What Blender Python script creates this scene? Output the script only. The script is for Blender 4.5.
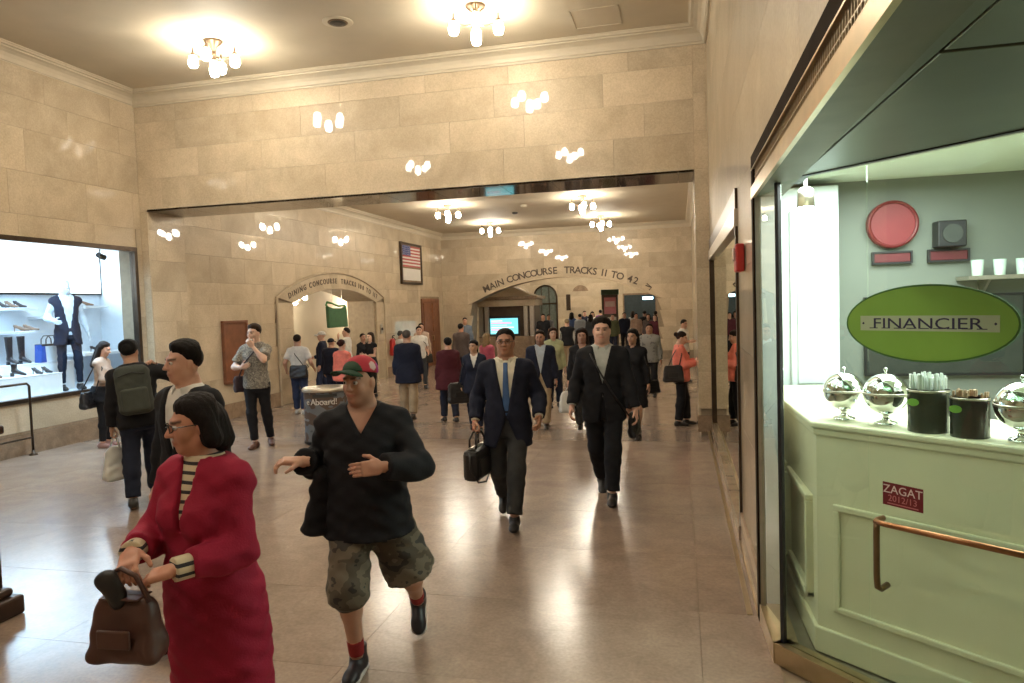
import bpy, math, random
import numpy as np
from mathutils import Vector, Matrix

for o in list(bpy.data.objects):
    bpy.data.objects.remove(o)
scene = bpy.context.scene
COL = scene.collection
random.seed(7)
PI = math.pi

# ------------------------------------------------------------------ camera
CAM_H = 1.9596
YAW, PITCH, ROLL, FPX = 0.2324, 0.0501, -0.0329, 710.64
cam_data = bpy.data.cameras.new('camera')
cam_data.sensor_fit = 'HORIZONTAL'
cam_data.sensor_width = 36.0
cam_data.lens = 36.0 * FPX / 1024.0
cam_data.clip_start = 0.05
cam_data.clip_end = 200
cam = bpy.data.objects.new('camera', cam_data)
COL.objects.link(cam)
_f = Vector((-math.sin(YAW) * math.cos(PITCH), math.cos(YAW) * math.cos(PITCH), -math.sin(PITCH)))
_r = Vector((math.cos(YAW), math.sin(YAW), 0))
_u = _r.cross(_f)
_r2 = _r * math.cos(ROLL) + _u * math.sin(ROLL)
_u2 = _r2.cross(_f)
_m = Matrix((_r2, _u2, -_f)).transposed().to_4x4()
_m.translation = Vector((0, 0, CAM_H))
cam.matrix_world = _m
scene.camera = cam

# ------------------------------------------------------------------ world, exposure
world = bpy.data.worlds.new('world')
scene.world = world
world.use_nodes = True
world.node_tree.nodes['Background'].inputs['Color'].default_value = (1.0, 0.86, 0.66, 1)
world.node_tree.nodes['Background'].inputs['Strength'].default_value = 0.05
scene.view_settings.view_transform = 'Standard'
scene.view_settings.look = 'None'
scene.view_settings.gamma = 1.0
scene.view_settings.use_curve_mapping = False
scene.view_settings.exposure = 1.0
LAMP_L = 62.0            # radiance of one ceiling globe
LAMP_C = (1.0, 0.915, 0.765)

def area_light(name, loc, target, sx, sy, power, color):
    d = bpy.data.lights.new(name, 'AREA')
    d.shape = 'RECTANGLE'; d.size = sx; d.size_y = sy
    d.energy = power; d.color = color
    o = bpy.data.objects.new(name, d)
    COL.objects.link(o)
    o.location = loc
    v = Vector(target) - Vector(loc)
    o.rotation_euler = v.to_track_quat('-Z', 'Y').to_euler()
    return o
# tube lighting above the cafe counter, and the strip along the top of the shop window
area_light('cafe_tube_light', (1.35, 4.75, 2.80), (1.35, 4.75, 0), 1.25, 1.8, 60, (0.92, 1.0, 0.955))
area_light('cafe_tube_light', (2.6, 3.7, 2.80), (2.6, 3.7, 0), 1.2, 1.6, 34, (0.92, 1.0, 0.955))
area_light('window_strip_light', (-10.0, 8.9, 3.12), (-10.5, 8.9, 0), 0.5, 5.2, 135, (0.48, 0.76, 1.0))

# ------------------------------------------------------------------ dimensions of the place
XL, XR = -9.52, 0.463       # left and right wall of the hall
YH, YF = 11.12, 27.97       # header wall and far wall
ZC, ZC2 = 5.98, 4.98        # ceilings of the two rooms
ZH = 3.88                   # underside of the header
YB = -5.0                   # rear of the hall
def floor_z(y):
    t = min(1.0, max(0.0, (y - 9.4) / 3.8))
    return -0.28 * t * t * (3 - 2 * t)

# ------------------------------------------------------------------ materials
MATS = {}
def nt(m):
    m.use_nodes = True
    return m.node_tree, m.node_tree.nodes, m.node_tree.links
def principled(name, color, rough=0.6, metal=0.0, coat=0.0, coat_rough=0.05, spec=0.5,
               noise=0.0, nscale=8.0, bump=0.0, bscale=60.0, objrand=0.0, sss=0.0, tint=None, sheen=0.0):
    if name in MATS: return MATS[name]
    m = bpy.data.materials.new(name)
    t, n, l = nt(m)
    b = n['Principled BSDF']
    b.inputs['Base Color'].default_value = (*color, 1)
    b.inputs['Roughness'].default_value = rough
    b.inputs['Metallic'].default_value = metal
    b.inputs['Coat Weight'].default_value = coat
    b.inputs['Coat Roughness'].default_value = coat_rough
    b.inputs['Specular IOR Level'].default_value = spec
    if sheen: b.inputs['Sheen Weight'].default_value = sheen
    if sss:
        b.inputs['Subsurface Weight'].default_value = sss
        b.inputs['Subsurface Radius'].default_value = (0.02, 0.008, 0.004)
        b.inputs['Subsurface Scale'].default_value = 0.5
    tc = n.new('ShaderNodeTexCoord')
    if noise or objrand:
        rgb = n.new('ShaderNodeRGB'); rgb.outputs[0].default_value = (*color, 1)
        hs = n.new('ShaderNodeHueSaturation')
        l.new(rgb.outputs[0], hs.inputs['Color'])
        val = None
        if noise:
            nz = n.new('ShaderNodeTexNoise'); nz.inputs['Scale'].default_value = nscale
            nz.inputs['Detail'].default_value = 5.0
            l.new(tc.outputs['Object'], nz.inputs['Vector'])
            mr = n.new('ShaderNodeMapRange')
            mr.inputs['From Min'].default_value = 0.25; mr.inputs['From Max'].default_value = 0.75
            mr.inputs['To Min'].default_value = 1 - noise; mr.inputs['To Max'].default_value = 1 + noise
            l.new(nz.outputs['Fac'], mr.inputs['Value']); val = mr.outputs[0]
        if objrand:
            oi = n.new('ShaderNodeObjectInfo')
            mr2 = n.new('ShaderNodeMapRange')
            mr2.inputs['To Min'].default_value = 1 - objrand; mr2.inputs['To Max'].default_value = 1 + objrand
            l.new(oi.outputs['Random'], mr2.inputs['Value'])
            if val is None: val = mr2.outputs[0]
            else:
                mu = n.new('ShaderNodeMath'); mu.operation = 'MULTIPLY'
                l.new(val, mu.inputs[0]); l.new(mr2.outputs[0], mu.inputs[1]); val = mu.outputs[0]
        l.new(val, hs.inputs['Value'])
        l.new(hs.outputs[0], b.inputs['Base Color'])
    if bump:
        nb = n.new('ShaderNodeTexNoise'); nb.inputs['Scale'].default_value = bscale
        nb.inputs['Detail'].default_value = 3.0
        l.new(tc.outputs['Object'], nb.inputs['Vector'])
        bp = n.new('ShaderNodeBump'); bp.inputs['Strength'].default_value = bump
        bp.inputs['Distance'].default_value = 0.01
        l.new(nb.outputs['Fac'], bp.inputs['Height'])
        l.new(bp.outputs[0], b.inputs['Normal'])
    MATS[name] = m
    return m

def emission(name, color, strength):
    if name in MATS: return MATS[name]
    m = bpy.data.materials.new(name)
    t, n, l = nt(m)
    b = n['Principled BSDF']
    b.inputs['Base Color'].default_value = (*color, 1)
    b.inputs['Emission Color'].default_value = (*color, 1)
    b.inputs['Emission Strength'].default_value = strength
    MATS[name] = m
    return m

def marble(name, c1, c2, rough, objrand, coat, scale=1.3):
    """polished stone: clouded two-tone base, fine specks, thin veins, clear polish"""
    m = bpy.data.materials.new(name)
    t, n, l = nt(m)
    b = n['Principled BSDF']
    tc = n.new('ShaderNodeTexCoord')
    oi = n.new('ShaderNodeObjectInfo')
    add = n.new('ShaderNodeVectorMath'); add.operation = 'ADD'
    sc = n.new('ShaderNodeVectorMath'); sc.operation = 'SCALE'; sc.inputs['Scale'].default_value = 37.0
    cmb = n.new('ShaderNodeCombineXYZ')
    l.new(oi.outputs['Random'], cmb.inputs[0]); l.new(oi.outputs['Random'], cmb.inputs[2])
    l.new(cmb.outputs[0], sc.inputs[0])
    l.new(tc.outputs['Object'], add.inputs[0]); l.new(sc.outputs[0], add.inputs[1])
    nz = n.new('ShaderNodeTexNoise'); nz.inputs['Scale'].default_value = scale
    nz.inputs['Detail'].default_value = 6; nz.inputs['Roughness'].default_value = 0.62
    nz.inputs['Distortion'].default_value = 0.6
    l.new(add.outputs[0], nz.inputs['Vector'])
    rp = n.new('ShaderNodeValToRGB')
    rp.color_ramp.elements[0].position = 0.33; rp.color_ramp.elements[0].color = (*c1, 1)
    rp.color_ramp.elements[1].position = 0.68; rp.color_ramp.elements[1].color = (*c2, 1)
    l.new(nz.outputs['Fac'], rp.inputs[0])
    sp = n.new('ShaderNodeTexNoise'); sp.inputs['Scale'].default_value = 45; sp.inputs['Detail'].default_value = 4
    l.new(add.outputs[0], sp.inputs['Vector'])
    m1 = n.new('ShaderNodeMapRange'); m1.inputs['From Min'].default_value = .3; m1.inputs['From Max'].default_value = .7
    m1.inputs['To Min'].default_value = .90; m1.inputs['To Max'].default_value = 1.10
    l.new(sp.outputs['Fac'], m1.inputs['Value'])
    m2 = n.new('ShaderNodeMapRange'); m2.inputs['To Min'].default_value = 1 - objrand; m2.inputs['To Max'].default_value = 1 + objrand
    l.new(oi.outputs['Random'], m2.inputs['Value'])
    mu = n.new('ShaderNodeMath'); mu.operation = 'MULTIPLY'
    l.new(m1.outputs[0], mu.inputs[0]); l.new(m2.outputs[0], mu.inputs[1])
    hs = n.new('ShaderNodeHueSaturation')
    l.new(rp.outputs[0], hs.inputs['Color']); l.new(mu.outputs[0], hs.inputs['Value'])
    l.new(hs.outputs[0], b.inputs['Base Color'])
    b.inputs['Roughness'].default_value = rough
    b.inputs['Coat Weight'].default_value = coat
    b.inputs['Coat Roughness'].default_value = 0.03
    if coat > .6: b.inputs['Specular IOR Level'].default_value = .15
    MATS[name] = m
    return m

def glass_mat(name, tint, refl=1.0, rough=0.0):
    """thin pane: fresnel mix of mirror and clear transmission"""
    m = bpy.data.materials.new(name)
    t, n, l = nt(m)
    n.remove(n['Principled BSDF'])
    out = n['Material Output']
    tr = n.new('ShaderNodeBsdfTransparent'); tr.inputs['Color'].default_value = (*tint, 1)
    gl = n.new('ShaderNodeBsdfGlossy'); gl.inputs['Roughness'].default_value = rough
    gl.inputs['Color'].default_value = (0.95, 1.0, 0.96, 1)
    fr = n.new('ShaderNodeFresnel'); fr.inputs['IOR'].default_value = 1.5
    mu = n.new('ShaderNodeMath'); mu.operation = 'MULTIPLY'; mu.inputs[1].default_value = refl
    mu.use_clamp = True
    ge = n.new('ShaderNodeNewGeometry'); inv = n.new('ShaderNodeMath'); inv.operation = 'SUBTRACT'; inv.inputs[0].default_value = 1.0
    l.new(ge.outputs['Backfacing'], inv.inputs[1])        # only the outer face of a pane mirrors
    m2 = n.new('ShaderNodeMath'); m2.operation = 'MULTIPLY'
    l.new(fr.outputs[0], m2.inputs[0]); l.new(inv.outputs[0], m2.inputs[1])
    l.new(m2.outputs[0], mu.inputs[0])
    mx = n.new('ShaderNodeMixShader')
    l.new(mu.outputs[0], mx.inputs[0]); l.new(tr.outputs[0], mx.inputs[1]); l.new(gl.outputs[0], mx.inputs[2])
    l.new(mx.outputs[0], out.inputs['Surface'])
    MATS[name] = m
    return m

M_MARBLE = marble('tan_marble', (0.43, 0.345, 0.235), (0.56, 0.46, 0.325), 0.38, 0.11, 0.7)
M_BASE = marble('granite_base', (0.22, 0.15, 0.095), (0.34, 0.24, 0.155), 0.25, 0.08, 0.5, 6)
M_FLOOR = marble('terrazzo', (0.27, 0.195, 0.15), (0.35, 0.265, 0.205), 0.21, 0.035, 0.0, 3)
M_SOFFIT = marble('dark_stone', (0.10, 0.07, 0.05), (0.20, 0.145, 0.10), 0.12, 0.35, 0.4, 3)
M_GROUT = principled('grout', (0.27, 0.21, 0.14), 0.8, noise=.15)
M_PLASTER = principled('ceiling_plaster', (0.52, 0.45, 0.33), 0.75, noise=.05, nscale=2, bump=.05, bscale=30)
M_CROWN = principled('crown_plaster', (0.52, 0.45, 0.33), 0.55, noise=.05, nscale=6)
M_BRONZE = principled('dark_bronze', (0.075, 0.052, 0.036), 0.35, metal=.8, noise=.2, nscale=5)
M_DARKBAND = principled('dark_paint', (.030, .021, .015), .9, spec=.04, noise=.15)
M_BRASS = principled('brushed_brass', (0.52, 0.40, 0.24), 0.30, metal=.85, noise=.12, nscale=9)
M_STEEL = principled('brushed_steel', (0.55, 0.50, 0.42), 0.28, metal=.9, noise=.1, nscale=12)
M_BLACK = principled('black_metal', (0.02, 0.02, 0.022), 0.4, metal=.3, noise=.2)
M_GLASS = glass_mat('shop_glass', (0.93, 0.985, 0.955), 1.7)
M_DGLASS = glass_mat('dim_glass', (0.86, 0.90, 0.86), 2.0)
M_WGLASS = glass_mat('window_glass', (0.96, 0.985, 1.0), 1.2)
M_WOOD = principled('red_brown_wood', (0.20, 0.072, 0.03), 0.42, noise=.25, nscale=6, bump=.1, bscale=40)
M_DWOOD = principled('dark_wood', (0.045, 0.022, 0.014), 0.4, noise=.3, nscale=8)
M_WHITE = principled('white_lacquer', (0.82, 0.83, 0.84), 0.4, noise=.03)
M_CHROME = principled('chrome', (0.86, 0.87, 0.86), 0.06, metal=1.0, noise=.02)
M_RED = principled('red_enamel', (0.42, 0.025, 0.022), 0.4, noise=.1)
M_INK = principled('carved_letter', (0.085, 0.06, 0.042), 0.7, noise=.1)

# ------------------------------------------------------------------ mesh helpers
class MB:
    def __init__(s): s.v = []; s.f = []; s.mi = []
    def add(s, vs, fs, mi=0):
        o = len(s.v); s.v += [tuple(p) for p in vs]
        s.f += [tuple(i + o for i in f) for f in fs]; s.mi += [mi] * len(fs); return s
    def box(s, a, b, mi=0):
        (x0, y0, z0), (x1, y1, z1) = a, b
        x0, x1 = min(x0, x1), max(x0, x1); y0, y1 = min(y0, y1), max(y0, y1); z0, z1 = min(z0, z1), max(z0, z1)
        v = [(x0,y0,z0),(x1,y0,z0),(x1,y1,z0),(x0,y1,z0),(x0,y0,z1),(x1,y0,z1),(x1,y1,z1),(x0,y1,z1)]
        return s.add(v, [(0,3,2,1),(4,5,6,7),(0,1,5,4),(1,2,6,5),(2,3,7,6),(3,0,4,7)], mi)
    def prism(s, poly, d, mi=0):
        """poly: 3-D points of a planar outline; d: extrusion vector"""
        n = len(poly); d = Vector(d); P = [Vector(p) for p in poly]
        v = P + [p + d for p in P]
        f = [tuple(range(n)), tuple(range(2 * n - 1, n - 1, -1))] + [((i + 1) % n, i, i + n, (i + 1) % n + n) for i in range(n)]
        return s.add(v, f, mi)
    def tube(s, path, r, seg=8, mi=0, caps=True, flat=1.0, up=None):
        P = [Vector(p) for p in path]; n = len(P)
        rs = r if isinstance(r, (list, tuple)) else [r] * n
        vs = []; prev = None
        for i, p in enumerate(P):
            t = (P[min(i + 1, n - 1)] - P[max(i - 1, 0)])
            if t.length < 1e-9: t = Vector((0, 0, 1))
            t.normalize()
            if prev is None:
                h = Vector(up) if up else (Vector((0, 0, 1)) if abs(t.z) < .9 else Vector((1, 0, 0)))
                a = t.cross(h)
                if a.length < 1e-6: a = t.cross(Vector((0, 1, 0)))
                a.normalize()
            else:
                a = prev - t * prev.dot(t); a.normalize()
            prev = a; b = t.cross(a)
            for k in range(seg):
                q = 2 * PI * k / seg
                vs.append(p + a * (math.cos(q) * rs[i]) + b * (math.sin(q) * rs[i] * flat))
        fs = []
        for i in range(n - 1):
            for k in range(seg):
                k2 = (k + 1) % seg
                fs.append((i*seg+k, i*seg+k2, (i+1)*seg+k2, (i+1)*seg+k))
        if caps:
            fs.append(tuple(range(seg - 1, -1, -1))); fs.append(tuple((n-1)*seg + k for k in range(seg)))
        return s.add(vs, fs, mi)
    def lathe(s, prof, c=(0, 0, 0), seg=16, mi=0, sx=1, sy=1):
        """prof: (r, z) from bottom to top round the z axis at c"""
        vs = []; n = len(prof)
        for r, z in prof:
            for k in range(seg):
                a = 2 * PI * k / seg
                vs.append((c[0] + r*sx*math.cos(a), c[1] + r*sy*math.sin(a), c[2] + z))
        fs = []
        for i in range(n - 1):
            for k in range(seg):
                k2 = (k + 1) % seg
                fs.append((i*seg+k, i*seg+k2, (i+1)*seg+k2, (i+1)*seg+k))
        fs.append(tuple(range(seg - 1, -1, -1))); fs.append(tuple((n-1)*seg + k for k in range(seg)))
        return s.add(vs, fs, mi)
    def ball(s, c, r, seg=12, rings=8, mi=0):
        r = r if isinstance(r, (tuple, list)) else (r, r, r)
        prof = [(math.sin(PI*i/rings), -math.cos(PI*i/rings)) for i in range(rings + 1)]
        prof[0] = (0.02, -1); prof[-1] = (0.02, 1)
        vs = []
        for q, z in prof:
            for k in range(seg):
                a = 2*PI*k/seg
                vs.append((c[0]+q*math.cos(a)*r[0], c[1]+q*math.sin(a)*r[1], c[2]+z*r[2]))
        n = len(prof); fs = []
        for i in range(n-1):
            for k in range(seg):
                k2 = (k+1) % seg
                fs.append((i*seg+k, i*seg+k2, (i+1)*seg+k2, (i+1)*seg+k))
        fs.append(tuple(range(seg-1,-1,-1))); fs.append(tuple((n-1)*seg+k for k in range(seg)))
        return s.add(vs, fs, mi)
    def build(s, name, mats, parent=None, smooth=False, bevel=0.0, loc=None, autosmooth=False):
        me = bpy.data.meshes.new(name)
        me.from_pydata([tuple(p) for p in s.v], [], s.f)
        mats = mats if isinstance(mats, (list, tuple)) else [mats]
        for m in mats: me.materials.append(m)
        if len(mats) > 1: me.polygons.foreach_set('material_index', s.mi)
        if smooth: me.polygons.foreach_set('use_smooth', [True] * len(me.polygons))
        me.update()
        o = bpy.data.objects.new(name, me)
        COL.objects.link(o)
        if loc is not None: o.location = loc
        if parent is not None: o.parent = parent
        if autosmooth:
            me.polygons.foreach_set('use_smooth', [True] * len(me.polygons))
            me.set_sharp_from_angle(angle=math.radians(38))
        if bevel:
            bv = o.modifiers.new('bevel', 'BEVEL'); bv.width = bevel; bv.segments = 2; bv.limit_method = 'ANGLE'
        return o

def tag(o, label, cat=None, group=None, kind=None):
    if label: o['label'] = label
    if cat: o['category'] = cat
    if group: o['group'] = group
    if kind: o['kind'] = kind
    return o
def empty(name, loc=(0, 0, 0), rz=0.0):
    o = bpy.data.objects.new(name, None); COL.objects.link(o)
    o.location = loc; o.rotation_euler = (0, 0, rz); o.empty_display_size = 0.1
    return o
def struct(o, label): return tag(o, label, kind='structure')
def copy_tree(o, parent=None):
    c = o.copy(); COL.objects.link(c)
    if parent is not None: c.parent = parent
    for ch in list(o.children): copy_tree(ch, c)
    return c

def text_mesh(txt, size, depth, xscale=1.0, bold=0.0):
    """flat lettering as (verts, faces), centred on x, baseline at y = 0"""
    cu = bpy.data.curves.new('lettering', 'FONT')
    cu.body = txt; cu.size = size; cu.extrude = depth; cu.align_x = 'CENTER'
    cu.resolution_u = 3; cu.offset = bold
    o = bpy.data.objects.new('lettering', cu); COL.objects.link(o)
    dg = bpy.context.evaluated_depsgraph_get()
    me = bpy.data.meshes.new_from_object(o.evaluated_get(dg))
    v = [(p.co.x * xscale, p.co.y, p.co.z) for p in me.vertices]
    f = [tuple(p.vertices) for p in me.polygons]
    bpy.data.objects.remove(o); bpy.data.curves.remove(cu); bpy.data.meshes.remove(me)
    return v, f
def put_text(mb, txt, size, depth, origin, ux, uy, mi=0, xscale=1.0, bold=0.0):
    v, f = text_mesh(txt, size, depth, xscale, bold)
    o = Vector(origin); ux = Vector(ux); uy = Vector(uy); un = ux.cross(uy)
    mb.add([o + ux*p[0] + uy*p[1] + un*p[2] for p in v], f, mi)
# ================================================================== THE SETTING
def panels(parent, origin, u, nrm, u0, u1, z0, z1, course, length, below=None, holes=(), name='marble_block', thick=0.03, mat=None, seed=1):
    """rows of stone blocks on a wall face.  below(u): height of the opening that rises from the floor;
    holes: rectangles (ua, ub, za, zb) left free."""
    rnd = random.Random(seed)
    O = Vector(origin); U = Vector(u); N = Vector(nrm)
    g = 0.0014; z = z0; row = 0; out = []
    while z < z1 - .02:
        zt = min(z1, z + course * rnd.choice((.82, 1.0, 1.0, 1.15)))
        if z1 - zt < .12: zt = z1
        a = u0 - rnd.random() * length
        while a < u1:
            b = a + length * rnd.uniform(.8, 1.25)
            ra, rb = max(a, u0), min(b, u1)
            a = b
            if rb - ra < .03: continue
            rects = [(ra, rb, z, zt)]
            for (ha, hb, hc, hd) in holes:
                nr = []
                for (p, q, r, s) in rects:
                    if q <= ha or p >= hb or s <= hc or r >= hd: nr.append((p, q, r, s)); continue
                    if p < ha: nr.append((p, ha, r, s))
                    if q > hb: nr.append((hb, q, r, s))
                    m0, m1 = max(p, ha), min(q, hb)
                    if r < hc: nr.append((m0, m1, r, hc))
                    if s > hd: nr.append((m0, m1, hd, s))
                rects = nr
            for (p, q, r, s) in rects:
                if q - p < .02 or s - r < .02: continue
                if below is None:
                    poly = [(p+g, r+g), (q-g, r+g), (q-g, s-g), (p+g, s-g)]
                else:
                    k = 10
                    us = [p + g + (q - p - 2*g) * i / k for i in range(k + 1)]
                    bs = [max(r + g, below(x)) for x in us]
                    if min(bs) >= s - .02: continue
                    if max(bs) <= r + g + 1e-6:
                        poly = [(p+g, r+g), (q-g, r+g), (q-g, s-g), (p+g, s-g)]
                    else:
                        keep = [(x, min(bz, s - g)) for x, bz in zip(us, bs)]
                        # trim the ends where the opening swallows the block
                        while len(keep) > 2 and keep[0][1] >= s - g - 1e-6 and keep[1][1] >= s - g - 1e-6: keep.pop(0)
                        while len(keep) > 2 and keep[-1][1] >= s - g - 1e-6 and keep[-2][1] >= s - g - 1e-6: keep.pop()
                        poly = list(keep)
                        if keep[-1][1] < s - g - 1e-6: poly.append((keep[-1][0], s - g))
                        if keep[0][1] < s - g - 1e-6: poly.append((keep[0][0], s - g))
                        if len(poly) < 3: continue
                mb = MB()
                mb.prism([O + U * x + Vector((0, 0, zz)) for x, zz in poly], N * thick)
                out.append(mb.build(name, mat or M_MARBLE, parent))
        z = zt; row += 1
    return out

# ---- floor: terrazzo slabs on a sub-floor that ramps down into the far room
def strip_y(): return [YB, -2.2, -.9, .35, 1.5, 2.5, 3.5, 4.52, 5.55, 6.6, 7.7, 8.75, 9.4, 10.2, 10.9, 11.6, 12.3, 13.2] + [14.2 + 1.25*i for i in range(12)]
YS = strip_y(); YEND = 41.0
mb = MB()
prof = [(YB, 0), (9.4, 0)] + [(9.4 + .4*i, floor_z(9.4 + .4*i)) for i in range(1, 10)] + [(YEND, -.28)]
poly = [(-14.5, y, z - .012) for y, z in prof] + [(-14.5, YEND, -.6), (-14.5, YB, -.6)]
mb.prism(poly, (18.5, 0, 0))
floor = struct(mb.build('floor', M_GROUT), 'polished pinkish terrazzo floor of the hall')
XS = [XL, -7.7, -5.75, -3.8, -1.85, 0.08, XR + .02]
rnd = random.Random(3)
for i in range(len(YS) - 1):
    y0, y1 = YS[i], YS[i+1]
    for j in range(len(XS) - 1):
        x0, x1 = XS[j], XS[j+1]
        g = .0012
        z0, z1 = floor_z(y0), floor_z(y1)
        v = []
        for (x, y, z) in ((x0+g, y0+g, z0), (x1-g, y0+g, z0), (x1-g, y1-g, z1), (x0+g, y1-g, z1)):
            v += [(x, y, z - .02), (x, y, z)]
        mb = MB().add(v, [(0,6,4,2), (1,3,5,7), (0,2,3,1), (2,4,5,3), (4,6,7,5), (6,0,1,7)])
        mb.build('floor_slab', M_FLOOR, floor)
mb = MB().box((XL, YS[-1], -.3), (3.5, YEND, -.28)); mb.box((-14.5, 15.0, -.3), (XL, 27.0, -.28)); mb.box((XL-.2, 26, -.3), (XL, YEND, -.28))
o = mb.build('floor_slab', M_FLOOR, floor); o['kind'] = 'stuff'
# granite border and threshold strip along the shop fronts
mb = MB().box((.37, 4.52, 0.0), (.405, 10.9, .004)); mb.box((.43, 4.52, 0.0), (.455, 10.9, .006))
mb.build('border_strip', M_BRASS, floor)

# ---- ceilings
ceil = struct(MB().box((XL-.3, YB, ZC), (XR+.6, YH+.4, ZC+.2)).build('ceiling', M_PLASTER), 'cream plaster ceiling of the near hall')
mb = MB()
for (a, b) in (((-1.40, 9.93), (-.72, 9.95)), ((-1.40, 10.58), (-.72, 10.60)), ((-1.40, 9.93), (-1.38, 10.6)), ((-.74, 9.93), (-.72, 10.6))):
    mb.box((a[0], a[1], ZC-.006), (b[0], b[1], ZC))
mb.build('hatch_frame', M_CROWN, ceil)
ceil2 = struct(MB().box((XL-.3, YH+.4, ZC2), (XR+.6, YF+.3, ZC2+.2)).build('ceiling', M_PLASTER), 'cream plaster ceiling of the far room with four lamps')
ceil3 = struct(MB().box((-14.5, YF+.3, 4.6), (3.5, YEND, 4.8)).build('ceiling', M_PLASTER), 'plaster ceiling of the concourse lobby behind the wide arch')

def crown(name, a, b, inward, ztop, h, out, label, m=None):
    """stepped plaster cornice between floor-plan points a and b"""
    prof = [(0,-h),(.10*out,-h),(.12*out,-.88*h),(.18*out,-.84*h),(.22*out,-.62*h),(.34*out,-.42*h),(.52*out,-.30*h),(.70*out,-.24*h),(.72*out,-.17*h),(.86*out,-.15*h),(.93*out,-.06*h),(out,-.04*h),(out,0),(0,0)]
    A = Vector((a[0], a[1], ztop)); B = Vector((b[0], b[1], ztop)); N = Vector((inward[0], inward[1], 0))
    mb = MB(); mb.prism([A + N*p + Vector((0,0,q)) for p, q in prof], B - A)
    return struct(mb.build(name, m or M_CROWN), label)
crown('trim_1', (XL, YB), (XL, YH), (1, 0), ZC, .24, .26, 'plaster crown moulding above the shop window wall')
crown('trim_2', (XL, YH), (XR, YH), (0, -1), ZC, .24, .26, 'plaster crown moulding along the wall over the wide opening')
crown('trim_3', (XR, YB), (XR, YH), (-1, 0), ZC, .24, .26, 'plaster crown moulding along the cafe side of the ceiling')
crown('trim_4', (XL, YH+1.0), (XL, YF), (1, 0), ZC2, .26, .22, 'plaster crown moulding above the dining arch')
crown('trim_5', (XL, YF), (XR+.05, YF), (0, -1), ZC2, .26, .22, 'plaster crown moulding above the main concourse arch')
crown('trim_6', (XR+.05, YH+1.0), (XR+.05, YF), (-1, 0), ZC2, .26, .22, 'plaster crown moulding on the far room right side')

# ---- left wall of the near hall with the shop window
WY0, WY1, WZ0, WZ1 = 4.4, 10.98, .76, 3.23
mb = MB()
mb.box((XL-.35, YB, -.1), (XL, YH+1.0, WZ0)); mb.box((XL-.35, YB, WZ1), (XL, YH+1.0, ZC))
mb.box((XL-.35, YB, WZ0), (XL, WY0, WZ1)); mb.box((XL-.35, WY1, WZ0), (XL, YH+1.0, WZ1))
wl = struct(mb.build('wall_left', M_GROUT), 'tan marble block wall with the bright shop window')
panels(wl, (XL, 0, 0), (0, 1, 0), (1, 0, 0), 2.0, YH, .30, ZC-.22, .56, 1.15, holes=[(WY0, WY1, WZ0, WZ1)], seed=5)
mb = MB().box((XL, YB, -.05), (XL+.10, YH-.02, .30)); mb.box((XL, YB, .30), (XL+.06, YH-.02, .34))
struct(mb.build('baseboard_left', M_BASE), 'brown granite plinth below the shop window')

# ---- header wall above the wide opening
XJ0, XJ1 = -9.34, .262
mb = MB()
mb.box((XL, YH+.03, ZH+.03), (XR+.4, YH+.97, ZC)); mb.box((XL, YH+.03, -.4), (XJ0-.03, YH+.97, ZC)); mb.box((XJ1+.03, YH+.03, -.4), (XR+.4, YH+.97, ZC))
wh = struct(mb.build('wall_front', M_GROUT), 'tan marble wall over the wide opening to the far room')
panels(wh, (0, YH+.03, 0), (1, 0, 0), (0, -1, 0), XL+.03, XJ1, ZH, ZC-.22, .50, 1.5, seed=11)
panels(wh, (0, YH+.03, 0), (1, 0, 0), (0, -1, 0), XL+.03, XJ0, .30, ZH, .56, 1.5, seed=12)
panels(wh, (0, YH+.03, 0), (1, 0, 0), (0, -1, 0), XJ1, XR+.03, .30, ZC, .56, 1.5, seed=13)
panels(wh, (XJ1+.03, 0, 0), (0, 1, 0), (-1, 0, 0), YH+.03, YH+.97, .20, ZH, .56, 1.5, seed=14)
panels(wh, (XJ0-.03, 0, 0), (0, 1, 0), (1, 0, 0), YH+.03, YH+.97, .20, ZH, .56, 1.5, seed=15)
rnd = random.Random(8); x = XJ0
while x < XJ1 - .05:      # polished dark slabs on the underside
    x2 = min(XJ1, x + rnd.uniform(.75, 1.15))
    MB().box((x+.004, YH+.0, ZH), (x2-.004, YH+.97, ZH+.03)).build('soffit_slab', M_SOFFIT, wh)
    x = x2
mb = MB().box((XJ1-.02, YH-.02, -.05), (XR+.02, YH+.99, .20)); 
struct(mb.build('baseboard_front', M_BASE), 'granite plinth at the foot of the right pier')

# ---- left wall of the far room with the dining arch
AY0, AY1, AZS, AZT = 16.2, 21.25, 2.22, 2.62       # opening
def arch_fn(c0, c1, zs, zt):
    mid = (c0 + c1) / 2; hw = (c1 - c0) / 2; rise = zt - zs
    R = (hw*hw + rise*rise) / (2*rise)
    def f(u):
        if u <= c0 or u >= c1: return -9.0
        return zs + math.sqrt(max(0, R*R - (u-mid)**2)) - (R - rise)
    return f
BAND = .55
outer = arch_fn(AY0-.75, AY1+.62, 2.36, 3.06)
inner = arch_fn(AY0, AY1, AZS, AZT)
XF = XL
def wall_with_arch(name, org, u, nrm, u0, u1, z0, z1, fn, thick):
    """backing wall, cut by an arched opening, made of thin upright strips"""
    O = Vector(org); U = Vector(u); N = Vector(nrm)
    mb = MB(); k = int((u1 - u0) / .18)
    for i in range(k):
        a = u0 + (u1 - u0) * i / k; b = u0 + (u1 - u0) * (i + 1) / k
        za, zb = max(z0, fn(a)), max(z0, fn(b))
        mb.prism([O+U*a+Vector((0,0,za)), O+U*b+Vector((0,0,zb)), O+U*b+Vector((0,0,z1)), O+U*a+Vector((0,0,z1))], -N*thick)
    return mb.build(name, M_GROUT)
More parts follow.
